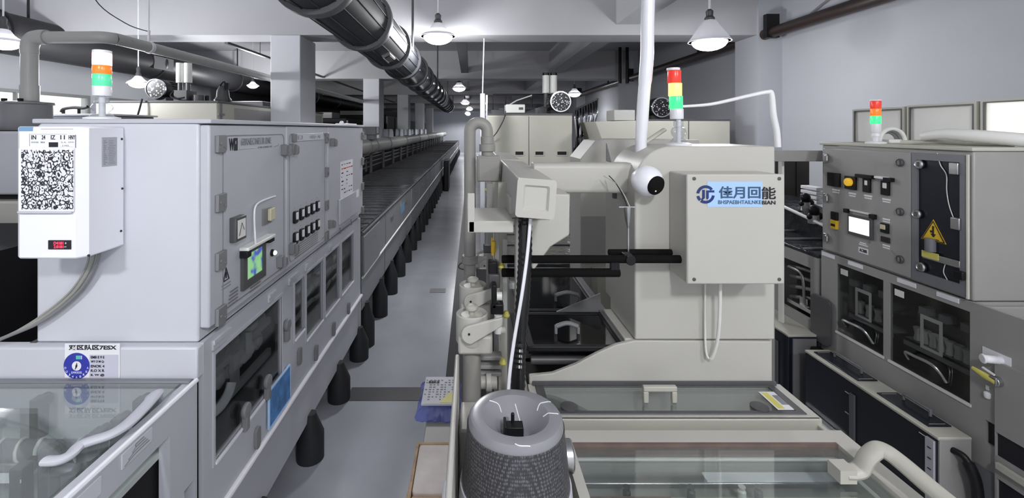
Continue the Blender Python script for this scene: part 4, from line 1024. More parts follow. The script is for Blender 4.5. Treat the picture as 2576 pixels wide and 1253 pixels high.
# tall beige cabinet with motor
tc_ = thing('oven_cabinet', 'tall beige two-door cabinet with blower on top, straight ahead', 'cabinet', (.7, 6, 0))
YT = 5.5
box('cabinet_body', M_beige, tc_, wx(1226, YT), wx(1440, YT), YT, 8.2, 0, wz(290, YT), .01)
for a, b in ((1228, 1329.5), (1331, 1438)): 
    dd = box('cabinet_door', M_beige, tc_, wx(a, YT), wx(b, YT), YT-.025, YT, 1.0, wz(292, YT), .006)
    for q in ((1296, 1316) if a == 1228 else (1346, 1366), (1401, 1424))[:1 if a == 1228 else 2]:
        MB().plate('y', YT-.03, YT-.024, wx(q[0]-2, YT), wx(q[1]+2, YT), wz(392, YT), wz(379, YT), [(wx(q[0], YT), wx(q[1], YT), wz(389.5, YT), wz(381, YT))]).build('slot_frame', M_warm, dd)
        box('slot_handle', M_black, dd, wx(q[0], YT), wx(q[1], YT), YT-.027, YT-.024, wz(389.5, YT), wz(381, YT))
box('roof', M_dgrey, tc_, wx(1226, YT), wx(1440, YT), YT, 8.2, wz(290, YT), wz(288, YT)+.012)
zr = wz(288, YT)+.012
blower((wx(1407, 5.7), 5.62, zr+.15), .128, .4, 'round blower with sparkling guard on the tall beige cabinet')
twin(wx(1393, 5.9), 6.2, zr+.30, wz(190, 6.2), .047, 'twin white cylinders with black caps above the blower, straight ahead', M_black, gap=.052, zb=zr)
t = thing('control_unit', 'small white control unit on the tall beige cabinet, left of the blower', 'control unit', (wx(1297, 5.7), 5.7, zr))
MB().box(wx(1272, 5.7), wx(1320, 5.7), 5.65, 5.9, zr+.01, wz(263, 5.7)).build('unit_body', M_panel, t, bev=.01)
box('unit_base', M_black, t, wx(1270, 5.7), wx(1322, 5.7), 5.64, 5.92, zr, zr+.012); box('unit_slot', M_dgrey, t, wx(1305, 5.65), wx(1316, 5.65), 5.645, 5.65, wz(276, 5.65), wz(270, 5.65))
t = thing('piping', 'black frame of rods and fittings on the tall beige cabinet roof', 'frame', (wx(1260, 6), 6.2, zr))
zz = wz(238, 6.4)
MB().tube([(wx(1240, 6.4), 6.4, zr), (wx(1240, 6.4), 6.4, zz), (wx(1385, 6.4), 6.4, zz)], .012, 8).tube([(wx(1272, 6.4), 6.4, zr), (wx(1272, 6.4), 6.4, zz)], .010, 8).tube([(wx(1337, 6.3), 6.3, zz-.18), (wx(1337, 6.3), 6.3, zz)], .012, 8).build('rod', M_black, t)
MB().tube([(wx(1275, 6.2), 6.2, zr+.12), (wx(1300, 6.2), 6.2, zr+.20), (wx(1338, 6.2), 6.2, zr+.27)], .009, 8).build('light_rod', M_panel, t)
box('fitting', M_dgrey, t, wx(1236, 6.1), wx(1270, 6.1), 6.0, 6.3, zr, zr+.07, .01); box('fitting', M_dgrey, t, wx(1352, 6.0), wx(1376, 6.0), 5.95, 6.2, zr, zr+.10, .01)
tag(MB().tube(spline([(wx(1272, 5.6), 5.60, zr+.03), (wx(1268, 5.4), 5.42, wz(300, 5.42)), (wx(1252, 5.4), 5.42, wz(330, 5.42)), (wx(1238, 5.4), 5.44, wz(352, 5.44)), (wx(1232, 5.4), 5.46, wz(400, 5.46))], 6), .006, 6).build('hanging_cable', M_wire), 'thin dark cable hanging down the tall beige cabinet front', 'cable')
pst = thing('conduit_post', 'slim white post rising left of the tall beige cabinet', 'post', (wx(1213, 5.2), 5.2, 0))
box('post', M_cool, pst, wx(1208, 5.2), wx(1220, 5.2), 5.15, 5.22, 0, wz(236, 5.2), .006)
MB().cyl((wx(1214, 5.2), 5.185, wz(236, 5.2)), (wx(1221, 5.2), 5.185, 3.25), .007, n=8).build('conduit', M_cool, pst)
MB().box(wx(1222, 5.2), wx(1226, 5.2), 5.16, 5.2, .9, wz(240, 5.2)).build('glass_strip', M_chrome, pst)
# foil curtain
n = 26; fv = []; ff = []
fc = thing('foil_curtain', 'crinkled silver foil curtain hanging right of the tall beige cabinet', 'curtain', (1.42, 5.9, 1.5))
rows = [(wx(1446, 5.9), wx(1503, 5.9), wz(278, 5.9), wz(250, 5.9)), (wx(1444, 5.9), wx(1503, 5.9), wz(302, 5.9), wz(286, 5.9)), (wx(1448, 5.9), wx(1492, 5.9), wz(340, 5.9), wz(330, 5.9)), (wx(1446, 5.9), wx(1478, 5.9), wz(400, 5.9), wz(395, 5.9))]
for x0, x1, za, zb_ in rows:
    for k in range(n+1):
        t_ = k/n; fv.append((x0+(x1-x0)*t_, 5.9+.025*math.sin(k*2.1)+.012*math.sin(k*5.3), za+(zb_-za)*t_))
for r_ in range(len(rows)-1):
    for k in range(n): ff.append((r_*(n+1)+k, r_*(n+1)+k+1, (r_+1)*(n+1)+k+1, (r_+1)*(n+1)+k))
m = MB().add(fv, ff); o = m.build('foil_sheet', M_chrome, fc); so = o.modifiers.new('thick', 'SOLIDIFY'); so.thickness = .004
MB().cyl((wx(1446, 5.9), 5.9, wz(276, 5.9)), (wx(1505, 5.9), 5.9, wz(248, 5.9)), .012, n=8).build('curtain_rod', M_dgrey, fc)
box('foot_block', M_dgrey, fc, wx(1446, 5.9), wx(1474, 5.9), 5.85, 6.0, 0, wz(372, 5.9), .01)

# ---------------------------------------------------------------- overhead rail with square end cap
orl = thing('overhead_rail', 'pale square rail pointing at the viewer with a recessed end cap', 'rail', (.18, 1.9, 1.35))
ra = math.radians(-4)
def rrot(pts, c):
    return [(c[0]+(a-c[0])*math.cos(ra)-(b-c[1])*math.sin(ra), c[1]+(a-c[0])*math.sin(ra)+(b-c[1])*math.cos(ra)) for a, b in pts]
rc = (.178, 1.461)
MB().prism(rrot(rrect(.126, .230, 1.409, 1.513, .006), rc), 'y', 1.262, 2.74).build('rail_body', M_warm, orl, bev=.002)
pts_o = rrot(rrect(.124, .232, 1.407, 1.515, .010), rc); pts_i = rrot(rrect(.142, .214, 1.425, 1.497, .006), rc); pts_b = rrot(rrect(.148, .208, 1.431, 1.491, .005), rc)
n = len(pts_o); vv = [(a, 1.25, b) for a, b in pts_o]+[(a, 1.25, b) for a, b in pts_i]+[(a, 1.258, b) for a, b in pts_b]+[(a, 1.263, b) for a, b in pts_o]
ff = [(i, (i+1) % n, n+(i+1) % n, n+i) for i in range(n)]+[(n+i, n+(i+1) % n, 2*n+(i+1) % n, 2*n+i) for i in range(n)]+[tuple(range(2*n, 3*n))]+[(i, 3*n+i, 3*n+(i+1) % n, (i+1) % n) for i in range(n)]+[tuple(range(3*n, 4*n))]
MB().add(vv, ff).build('end_cap', M_warm, orl)
MB().box(.12, .24, 2.02, 2.035, 1.405, 1.518).build('joint_band', M_beige, orl)
gp_ = pxy([(1385, 488), (1434, 489), (1433, 592), (1385, 622), (1338, 688), (1334, 555), (1380, 553)], 1.45)
MB().prism(gp_, 'y', 1.45, 1.60).build('support_arm', M_warm, orl, bev=.005)
MB().prism(pxy([(1300, 552), (1338, 552), (1338, 690), (1318, 640), (1300, 640)], 1.5), 'y', 1.5, 1.56).build('support_web', M_beige, orl, bev=.003)
# tray bracket
Yb = 1.30
MB().box(wx(1178, Yb), wx(1292, Yb), Yb, 1.52, wz(586, Yb), wz(556, Yb)).build('bracket_shelf', M_warm, orl, bev=.003)
MB().box(wx(1176, Yb), wx(1194, Yb), Yb, 1.31, wz(585, Yb), wz(487, Yb)).box(wx(1182, 1.3)-.009, wx(1182, 1.3)+.002, 1.31, 1.5, wz(556, Yb), wz(520, Yb)).build('bracket_arm', M_warm, orl, bev=.002)
MB().box(wx(1277, 1.45), wx(1290, 1.45), 1.40, 1.50, wz(556, Yb), wz(490, 1.45)).build('bracket_arm', M_warm, orl, bev=.002)
# ---------------------------------------------------------------- bent vent pipe with junction box
bp = thing('bent_vent_pipe', 'grey U-bent vent pipe ending in a square junction box beside the aisle', 'pipe', (0, 1.9, .05))
Yp = 1.92; xa, xb, rr_ = wx(1182, Yp), wx(1226, Yp), .0245
zc = wz(331, Yp); xm = (xa+xb)/2; rb = (xb-xa)/2
MB().tube([(xa, Yp, 0), (xa, Yp, zc)]+[(xm-rb*math.cos(math.radians(a)), Yp, zc+rb*math.sin(math.radians(a))) for a in range(10, 180, 10)]+[(xb, Yp, zc), (xb, Yp, wz(392, Yp))], rr_, 24).build('pipe', M_pipe2, bp)
MB().cyl((xb, Yp, wz(381, Yp)), (xb, Yp, wz(362, Yp)), .034, n=28).cyl((xb, Yp, wz(363, Yp)), (xb, Yp, wz(343, Yp)), .028, n=28).build('union_collar', M_pipe2, bp, bev=.003)
MB().cyl((xa, Yp, wz(662, Yp)), (xa, Yp, wz(642, Yp)), .034, n=28).build('clamp_collar', M_pipe2, bp, bev=.003)
MB().tube(spline([(xa-.03, Yp, wz(660, Yp)), (xa-.045, Yp, wz(666, Yp)), (xa-.045, Yp, wz(674, Yp)), (xa-.025, Yp, wz(678, Yp))], 5), .003, 6).build('clamp_ring', M_dgrey, bp)
jb = MB().box(wx(1199, Yp), wx(1256, Yp), 1.87, 1.97, wz(454, Yp), wz(391, Yp)).build('junction_box', M_pipe2, bp, bev=.006)
MB().plate('y', 1.866, 1.870, wx(1204, Yp), wx(1254, Yp), wz(452, Yp), wz(396, Yp), []).build('box_cover', M_pipe2, jb, bev=.002)
# ---------------------------------------------------------------- dosing pumps
def pump(px, py, Y, label):
    X, Z = wx(px, Y), wz(py, Y)
    t = thing('dosing_pump', label, 'pump', (X, Y, .05), 'pumps beside the aisle')
    MB().lathe([(.043, -.085), (.047, -.078), (.047, 0), (.044, .003), (.040, -.004), (.030, -.010), (.006, -.010)], (X, Y, Z), n=36).build('pump_housing', M_warm, t)
    MB().lathe([(.034, -.010), (.032, -.003), (.017, -.002)], (X, Y, Z), n=28).build('rotor', M_beige, t)
    MB().cyl((X, Y, Z-.005), (X, Y, Z+.012), .009, n=16).lathe([(.016, .010), (.019, .014), (.019, .020), (.015, .024), (.006, .026)], (X, Y, Z), n=24).build('top_knob', M_beige, t)
    a = Y-.050
    pts = arc(X-.003, Z-.038, .027, 100, 275, 12)+[(X+.088, Z-.012), (X+.088, Z+.012)]
    MB().prism(pts, 'y', a-.012, a).build('lever_arm', M_warm, t, bev=.003)
    MB().cyl((X-.008, a-.0135, Z-.035), (X-.008, a-.012, Z-.035), .0035, n=10).build('arm_screw', M_ink, t)
    MB().box(X-.04, X+.06, Y-.042, Y+.03, Z-.105, Z-.05).build('pump_bracket', M_warm, t, bev=.008)
    MB().cyl((X, Y, 0), (X, Y, Z-.10), .0265, n=24).build('post', M_pipe2, t)
    MB().cyl((X, Y, 0), (X, Y, Z-.30), .0285, n=24).build('post_sleeve', M_pipe2, t)
    return t
pump(1187, 788, 1.36, 'nearest of three pale pump heads on posts beside the aisle')
pump(1190, 716, 1.56, 'second pale pump head beside the aisle, behind the nearest one')
pump(1222, 640, 2.12, 'farthest of three pale pump heads, behind the vertical pipe')
# vertical guide with black blocks and yellow bits
gr = thing('guide_rail', 'upright grey guide rail with black clamps and yellow fittings beside the pumps', 'rail', (.10, 1.5, .05))
box('rail_plate', M_pipe2, gr, .078, .092, 1.50, 1.56, 0, 1.34, .002)
box('rail_plate', M_beige, gr, .096, .128, 1.62, 1.66, 0, 1.46, .002)
box('rail_plate', M_grey, gr, .058, .082, 1.70, 1.74, 0, 1.45, .002)
box('clear_plate', M_panel, gr, .110, .124, 1.575, 1.585, 1.0, 1.27)
def blk(px0, px1, py0, py1, Y, m, name, bev=.004): return box(name, m, gr, wx(px0, Y), wx(px1, Y), Y-.02, Y+.02, wz(py1, Y), wz(py0, Y), bev)
blk(1228, 1251, 655, 686, 1.48, M_black, 'clamp_block'); blk(1229, 1257, 686, 720, 1.47, M_dgrey, 'clamp_block'); blk(1236, 1249, 712, 772, 1.42, M_black, 'clamp_block'); blk(1234, 1266, 760, 786, 1.42, M_black, 'clamp_block')
blk(1216, 1236, 616, 634, 1.60, M_dgrey, 'clamp_block')
MB().cyl((wx(1241, 1.5), 1.5, wz(634, 1.5)), (wx(1241, 1.5), 1.5, wz(607, 1.5)), .008, n=14).cyl((wx(1238, 1.5), 1.5, wz(608, 1.5)), (wx(1238, 1.5), 1.5, wz(598, 1.5)), .003, n=8).cyl((wx(1240, 1.5), 1.5, wz(642, 1.5)), (wx(1240, 1.5), 1.5, wz(634, 1.5)), .005, n=10).build('yellow_cylinder', M_yellow, gr)
for px, py, Y in ((1226, 480, 1.9), (1261, 672, 1.5), (1272, 792, 1.44), (1264, 910, 1.44)):
    MB().lathe([(.008, 0), (.012, .006), (.006, .020)], (wx(px, Y), Y-.02, wz(py, Y)), n=10).build('yellow_fitting', M_paleyellow, gr)
MB().cyl((wx(1249, 1.42), 1.41, wz(742, 1.42)), (wx(1262, 1.42), 1.41, wz(742, 1.42)), .013, n=14).build('pale_cylinder', M_panel, gr)
MB().cyl((wx(1252, 1.42), 1.40, wz(830, 1.42)), (wx(1252, 1.42), 1.40, wz(786, 1.42)), .012, n=14).build('pale_cylinder', M_panel, gr)
MB().cyl((wx(1254, 1.42), 1.40, wz(850, 1.42)), (wx(1254, 1.42), 1.40, wz(830, 1.42)), .004, n=8).build('needle_tip', M_steel, gr)
MB().cyl((wx(1256, 1.42), 1.40, wz(824, 1.42)), (wx(1270, 1.42), 1.40, wz(824, 1.42)), .010, n=14).build('pale_cylinder', M_panel, gr)
MB().cyl((wx(1208, 1.42), 1.42, wz(962, 1.42)), (wx(1250, 1.42), 1.42, wz(962, 1.42)), .019, n=18).cyl((wx(1222, 1.42), 1.42, wz(962, 1.42)), (wx(1236, 1.42), 1.42, wz(962, 1.42)), .027, n=18).build('valve_body', M_warm, gr, bev=.003)
for py in (890, 912, 930): MB().box(wx(1205, 1.46), wx(1262, 1.46), 1.44, 1.48, wz(py+10, 1.46), wz(py, 1.46)).build('cross_link', M_grey, gr, bev=.003)
box('back_plate', M_dgrey, gr, .02, .135, 1.80, 1.82, 0, 1.10)
box('link_bar', M_beige, gr, wx(1235, 1.9), wx(1255, 1.9), 1.88, 1.92, .6, wz(430, 1.9), .003)
# hose and white strip
fpost = thing('frame_post', 'slim warm white post behind the corrugated black hose', 'post', (.15, 1.34, .05))
box('post', M_warm, fpost, wx(1297, 1.40), wx(1312, 1.40), 1.40, 1.44, 0, wz(552, 1.40), .003)
box('post_clip', M_panel, fpost, wx(1279, 1.5), wx(1298, 1.5), 1.46, 1.50, wz(718, 1.5), wz(702, 1.5), .004)
hc = spline([(wx(1324, 1.30), 1.33, wz(548, 1.30)), (wx(1322, 1.30), 1.31, wz(640, 1.30)), (wx(1316, 1.28), 1.28, wz(740, 1.28)), (wx(1307, 1.27), 1.27, wz(860, 1.27)), (wx(1303, 1.25), 1.25, wz(960, 1.25)), (wx(1300, 1.25), 1.25, wz(1100, 1.25)), (wx(1298, 1.25), 1.25, .62)], 14)
tag(MB().tube(hc, [.0185+.0024*(i % 2) for i in range(len(hc))], 16).build('corrugated_hose', M_hose), 'black corrugated hose hanging below the square rail end cap', 'hose')
ws = spline([(wx(1338, 1.27), 1.30, wz(556, 1.27)), (wx(1328, 1.26), 1.27, wz(640, 1.26)), (wx(1313, 1.24), 1.24, wz(740, 1.24)), (wx(1293, 1.235), 1.235, wz(860, 1.235)), (wx(1280, 1.22), 1.22, wz(965, 1.22)), (wx(1272, 1.22), 1.22, .80)], 8)
tag(MB().tube(ws, .0055, 10, flat=(1.1, .7)).build('white_strip', M_white), 'white flat strip running down across the corrugated hose', 'strip')
# side plates of the near end
sp = thing('side_guard', 'pale upright guard plates at the near left corner of the machine', 'guard', (-.03, 1.0, 0))
box('guard_plate', M_warm, sp, -.046, -.034, .55, 1.325, .04, 1.0, .004)
box('guard_door', M_white, sp, -.060, -.048, .60, .98, .25, .90, .005)
box('guard_foot', M_black, sp, -.05, -.03, .6, 1.3, 0, .04)
MB().box(-.03, .05, 1.20, 1.33, .55, .86).build('guard_block', M_warm, sp, bev=.006)

# ---------------------------------------------------------------- grey drum in the foreground
gdm = thing('drum_motor', 'large grey cylindrical drum with funnel top in the foreground', 'drum', (.097, 1.0, 0))
bx_, by_ = .097, 1.0
zt_ = 1.028
MB().lathe([(.1165, .885), (.1035, zt_-.016), (.102, zt_-.008), (.098, zt_-.002), (.092, zt_), (.073, zt_-.001), (.069, zt_-.004), (.048, zt_-.022), (.030, zt_-.040), (.024, zt_-.042), (.004, zt_-.042)], (bx_, by_, 0), n=64).build('cover', mat('grey_drum_enamel', (.27, .27, .295), .25), gdm, ang=24)
MB().lathe([(.117, .888), (.1045, zt_-.020), (.1052, zt_-.018), (.1178, .885)], (bx_, by_, 0), n=64).build('mesh_band', M_meshed, gdm)
MB().lathe([(.110, .0), (.124, .02), (.124, .85), (.121, .884), (.112, .886)], (bx_, by_, 0), n=64).build('skirt', M_cool, gdm)
MB().box(bx_-.022, bx_+.016, by_-.02, by_+.006, zt_-.042, zt_-.018).box(bx_-.026, bx_-.020, by_-.026, by_+.010, zt_-.043, zt_-.012).cyl((bx_-.006, by_+.0, zt_-.03), (bx_-.006, by_+.0, zt_+.002), .004, n=10).build('clip', M_black, gdm, bev=.0015)
MB().cyl((.218, 1.11, .858), (.246, 1.11, .858), .036, n=28).build('side_knob', M_steel, gdm, bev=.004)
MB().cyl((.19, 1.09, .85), (.22, 1.11, .858), .012, n=12).build('knob_shaft', M_steel, gdm)
M_crack = mat('white_scratch', (.80, .80, .84), .4, noise=0)
for pts in ([(-.055, .050), (-.035, .052), (-.028, .040)], [(.005, .058), (.012, .035), (.018, .018)], [(.052, .030), (.060, .040), (.085, .046)], [(.062, .006), (.075, .004), (.094, .0)], [(-.01, -.094), (.0, -.098), (.02, -.097)]):
    def zprof(r): 
        pr = [(.0, zt_-.042), (.024, zt_-.042), (.030, zt_-.040), (.048, zt_-.022), (.069, zt_-.004), (.073, zt_-.001), (.092, zt_), (.098, zt_-.002), (.102, zt_-.008), (.1035, zt_-.016)]
        for (r0, z0_), (r1, z1_) in zip(pr, pr[1:]):
            if r <= r1: return z0_+(z1_-z0_)*(r-r0)/(r1-r0)
        return pr[-1][1]
    q = spline([(a, b, 0) for a, b in pts], 6)
    MB().tube([(bx_+p.x, by_+p.y, zprof(math.hypot(p.x, p.y))) for p in q], .0013, 5).build('scratch', M_crack, gdm)

# ---------------------------------------------------------------- things on the floor beside the machine
cbx = thing('cardboard_box', 'open brown carton with pale pink paper in the bottom aisle corner', 'box', (-.14, 1.6, 0))
box('carton_base', M_card, cbx, -.225, -.070, 1.40, 1.90, 0, .30, .004)
MB().plate('z', .30, .35, -.225, -.070, 1.40, 1.90, [(-.215, -.080, 1.41, 1.89)]).build('carton_wall', M_card, cbx)
MB().box(-.213, -.082, 1.64, 1.885, .30, .355).build('paper_pack', M_cardpale, cbx, bev=.012)
MB().box(-.213, -.082, 1.42, 1.63, .30, .345).build('folded_flap', M_card, cbx, bev=.006)
m = MB(); rnd = random.Random(9)
for k in range(9):
    y = 1.42+k*.054; m.box(-.245+.006*rnd.random(), -.227, y, y+.05, .0, .24+.07*rnd.random())
m.build('stacked_cardboard', M_card, cbx)
m = MB()
for k in range(12):
    y = 1.43+k*.04; m.box(-.249, -.243, y, y+.012+.01*rnd.random(), .04*rnd.random(), .12+.1*rnd.random())
m.build('torn_edge', M_ink, cbx)
for s_ in range(2): MB().tube(spline([(-.20+.04*s_, 1.44, .349), (-.18+.04*s_, 1.52, .350), (-.15+.04*s_, 1.58, .349)], 5), .0012, 5).build('pen_line', M_ink, cbx)
lb = thing('low_crate', 'low grey crate on the floor between carton and plastic bag', 'crate', (-.14, 2.15, 0))
box('crate_body', M_beige, lb, -.205, -.062, 1.96, 2.42, .0, .27, .008); box('crate_lid', M_pipe2, lb, -.21, -.058, 1.955, 2.425, .27, .285, .004)
bgz = .286
bag = thing('plastic_bag', 'clear blue plastic bag with printed paper lying on the grey crate', 'bag', (-.16, 2.25, bgz))
fv = []; ff = []; nx, ny = 14, 14; rnd = random.Random(2)
for j in range(ny+1):
    for i in range(nx+1):
        u, v = i/nx, j/ny
        e = min(u, 1-u, v, 1-v)
        fv.append((-.262+.212*u+.006*rnd.uniform(-1, 1), 2.13+.32*v+.008*rnd.uniform(-1, 1), bgz+.002+.045*min(1, e*5)+.010*rnd.random()))
for j in range(ny):
    for i in range(nx): a = j*(nx+1)+i; ff.append((a, a+1, a+nx+2, a+nx+1))
fb = len(fv); fv += [(x, y, bgz+.001) for x, y, z in fv[:fb]]; ff += [tuple(fb+i for i in reversed(f)) for f in ff]
per = [i for i in range(nx+1)]+[j*(nx+1)+nx for j in range(1, ny+1)]+[ny*(nx+1)+i for i in range(nx-1, -1, -1)]+[j*(nx+1) for j in range(ny-1, 0, -1)]
for k in range(len(per)): a, b = per[k], per[(k+1) % len(per)]; ff.append((a, fb+a, fb+b, b))
M_bag = glass('blue_plastic_film', (.62, .68, .95), .10, .7, .12, haze=.42, hazecol=(.30, .36, .88))
MB().add(fv, ff).build('bag_film', M_bag, bag)
ps = MB().box(-.238, -.066, 2.17, 2.41, bgz+.050, bgz+.062).build('printed_paper', M_paper, bag, bev=.004)
m = MB(); my = MB()
for r_ in range(9):
    for c_ in range(8):
        if rnd.random() < .75: x = -.230+c_*.019; y = 2.20+r_*.021; m.box(x, x+.006+.008*rnd.random(), y, y+.010, bgz+.062, bgz+.0625)
m.build('paper_print', M_greyink, bag)
my.prism([(-.15, 2.18), (-.07, 2.18), (-.07, 2.30), (-.12, 2.24)], 'z', bgz+.062, bgz+.0635).build('yellow_patch', M_paleyellow, bag)
text('paper_lettering', 'BEKE', M_ink, bag, (-.19, 2.355, bgz+.0635), .055, .022, 'up', .0004, .03)
# ================================================================ RIGHT LINE
def rz(px, py): return H-(py-CY)*RX/(px-CX)
ZTOP = 1.572
om = thing('developing_machine', 'grey machine with round latches, dark electrical door and big dark windows on the right', 'machine', (2.2, 2.0, 0))
yn, yf_ = RY(2446), RY(2066)
ws_ = [(RY(2222), RY(2105), .656, .992), (RY(2440), RY(2238), .656, .992)]
MB().plate('x', RX, RX+.014, .9, yf_, 0, 1.03, [(a, b, c, d_) for a, b, c, d_ in ws_]+[(RY(2513), RY(2479), .555, .635)]).build('side_wall', M_grey, om)
MB().box(RX+.004, 2.30, yn, yf_, 1.032, ZTOP).build('upper_housing', M_grey, om, bev=.006)
MB().box(RX-.006, 2.31, yn-.006, yf_+.006, ZTOP, ZTOP+.014).build('roof_lip', M_beige, om, bev=.003)
box('lower_end', M_grey, om, RX+.016, 2.30, yn, yn+.012, .05, 1.03)
MB().box(RX+.006, 2.30, yn-.022, yn+.0, .895, 1.02).build('end_band', M_grey, om, bev=.003)
box('inner_back', M_inner, om, 2.00, 2.02, yn+.02, yf_-.02, .05, 1.03); box('inner_floor', M_inner, om, RX+.016, 2.0, yn+.02, yf_-.02, .56, .58)
box('far_end', M_grey, om, RX+.016, 2.30, yf_-.012, yf_, .05, 1.03)
for k, (a, b, c, d_) in enumerate(ws_):
    g = box('window_pane', G_dark, om, RX+.004, RX+.009, a, b, c, d_)
    MB().box(RX-.004, RX+.003, a-.005, b+.005, c-.006, c+.004).build('window_sill', M_panel, g)
    box('maker_tag', M_panel, g, RX+.001, RX+.0035, b-.062, b-.022, d_-.045, d_-.018)
    yc = (a+b)/2
    MB().tube(spline([(RX+.002, yc+.075, c+.05), (RX-.020, yc+.065, c+.082), (RX-.022, yc+.03, c+.085), (RX-.022, yc-.05, c+.085), (RX+.002, yc-.075, c+.035)], 6), .006, 10).build('window_handle', M_steel, g)
    n_ = 4 if k == 0 else 8
    for q in range(n_):
        y = b-.05-q*(b-a-.06)/n_
        MB().lathe([(.010, 0), (.015, .004), (.012, .03), (.016, .05), (.017, .056), (.012, .057), (.010, .04)], (RX+.075, y, .765), n=16).build('spray_nozzle', M_nozzle, om)
    MB().box(RX+.05, RX+.12, a+.01, b-.01, .755, .765).box(RX+.05, RX+.055, a+.01, b-.01, .735, .765).build('nozzle_rail', M_midgrey, om)
    MB().plate('x', RX+.030, RX+.034, yc-.03, yc+.055, .765, .90, [(yc-.02, yc+.045, .775, .885)]).build('inner_bracket', M_panel, om)
    MB().cyl((RX+.03, a+.02, .86), (RX+.2, a+.05, .86), .02, n=14).box(RX+.1, RX+.2, a+.02, b-.02, .83, .88).build('upper_roller', M_dgrey, om)
    for q in range(3): MB().box(RX+.04, RX+.08, a+.04+q*.08, a+.07+q*.08, .895, .925).build('hanger_clip', M_midgrey, om)
# white tapes under the door
for px, y0 in ((2082, 0), (2150, 0), (2278, 0), (2381, 0)):
    y = RY(px); MB().box(RX-.003, RX+.001, y-.045, y+.035, 1.008, 1.026).build('paper_tape', M_paper, om)
y = RY(2514); MB().box(RX-.002, RX+.001, y-.035, y+.05, .852, .888).build('paper_tape', M_paper, om)
# doors
da, db = RY(2300), RY(2076)
D1 = MB().box(RX-.012, RX+.004, da+.002, db, 1.045, 1.556).build('door', M_grey, om, bev=.004)
ea, eb = RY(2437), RY(2302)
D2 = MB().plate('x', RX-.014, RX+.003, ea, eb, 1.045, 1.556, [(ea+.018, eb-.022, 1.085, 1.53)]).build('dark_door', M_slate, om)
box('dark_door_panel', M_navy, om, RX-.006, RX+.002, ea+.018, eb-.022, 1.085, 1.53)
MB().tube([(RX-.012, yn+.004, 1.04), (RX-.012, yn+.004, 1.56)], .005, 8).build('corner_trim', M_beige, om)
XF = RX-.012
def knob(par, px, z, m=M_dgrey, r=.0165):
    y = RY(px)
    k_ = MB().lathe([(r, 0), (r, .006), (r*.8, .010), (r*.72, .008), (r*.5, .008)], (XF, y, z), (-1, 0, 0), 24).build('quarter_turn_latch', m, par)
    MB().box(XF-.012, XF-.007, y-.003, y+.003, z-r*.55, z+r*.55).build('latch_slot', M_midgrey if m is M_dgrey else M_dgrey, om)
for z in (1.512, 1.308, 1.110): knob(D1, 2273, z)
for px, z in ((2322, 1.512), (2316, 1.312), (2327, 1.105)): knob(D2, px, z, M_steel, .018)
for z in (1.507, 1.307, 1.107):
    y = RY(2083); MB().box(XF-.012, XF, y-.018, y+.005, z-.022, z+.022).cyl((XF-.012, y-.022, z-.014), (XF-.012, y-.022, z+.014), .008, n=12).build('hinge', M_steel, D1, bev=.002)
for px, z in ((2413, 1.508), (2417, 1.306)):
    y = RY(px); MB().box(XF-.012, XF, y-.016, y+.016, z-.024, z+.020).build('hinge', M_steel, D2, bev=.003)
y = RY(2426); MB().box(XF-.018, XF, y-.02, y+.014, 1.105, 1.135).build('hinge', M_black, D2, bev=.003)
def bl(name, m, px0, px1, pyc, hpx, t=.012, par=D1, bev=.002):
    pc = (px0+px1)/2; zc = rz(pc, pyc); hh = hpx*RX/(pc-CX)/2
    return box(name, m, par, XF-t, XF+.001, RY(px1), RY(px0), zc-hh, zc+hh, bev)
bl('meter', M_black, 2092, 2122, 452, 34); bl('button_block', M_black, 2135, 2163, 460, 33, .010)
pc = 2149; MB().lathe([(.019, 0), (.019, .012), (.015, .016), (.004, .017)], (XF-.010, RY(pc), rz(pc, 458)), (-1, 0, 0), 24).build('yellow_button', M_yellowbtn, om)
bl('switch_block', M_black, 2181, 2199, 467, 34, .010); bl('switch_bar', M_black, 2168, 2208, 444, 9, .022)
bl('switch_block', M_black, 2227, 2247, 473, 36, .010); bl('switch_bar', M_black, 2240, 2258, 452, 10, .022); bl('white_bar', M_white, 2216, 2246, 447, 6, .020)
bl('switch_face', M_panel, 2187, 2194, 460, 12, .012, om); bl('switch_face', M_panel, 2233, 2243, 467, 14, .012, om)
for a, b, y_ in ((2100, 2118, 478), (2142, 2160, 487), (2181, 2201, 493), (2227, 2248, 502)):
    bl('caption_strip', M_paper, a, b, y_, 4, .0015, D1, 0); bl('caption_strip', M_paper, a+1, b-1, y_+6, 3, .0015, D1, 0)
bl('switch_block', M_black, 2100, 2116, 543, 20, .010); bl('yellow_switch', M_yellow, 2101, 2116, 565, 22, .014, om); bl('switch_face', M_black, 2103, 2114, 566, 6, .016, om)
MB().tube([(XF-.014, RY(2110), rz(2110, 578)), (XF-.018, RY(2118), rz(2118, 592))], .002, 6).build('switch_lever', M_midgrey, om)
bl('clip', M_black, 2135, 2144, 530, 10, .016); bl('clip', M_black, 2200, 2213, 545, 12, .016); bl('clear_flap', M_panel, 2146, 2198, 534, 5, .006, om)
sf = bl('touch_panel_frame', M_dgrey, 2144, 2206, 570, 52, .012); bl('touch_screen', M_screen, 2149, 2200, 569, 38, .0135, om, 0)
for a, b, y_ in ((2170, 2186, 612), (2168, 2190, 617)): bl('caption_strip', M_paper, a, b, y_, 3, .0015, D1, 0)
tl_ = bl('caption_plate', M_paper, 2167, 2191, 631, 14, .0015, D1, 0)
text('lettering', 'AC08B', M_ink, D1, (XF-.002, RY(2179), rz(2179, 631)), .040, .014, 'right', .0005, .01)
MB().lathe([(.005, 0), (.005, .003)], (XF, RY(2194), rz(2194, 610)), (-1, 0, 0), 12).build('small_screw', M_midgrey, D1)
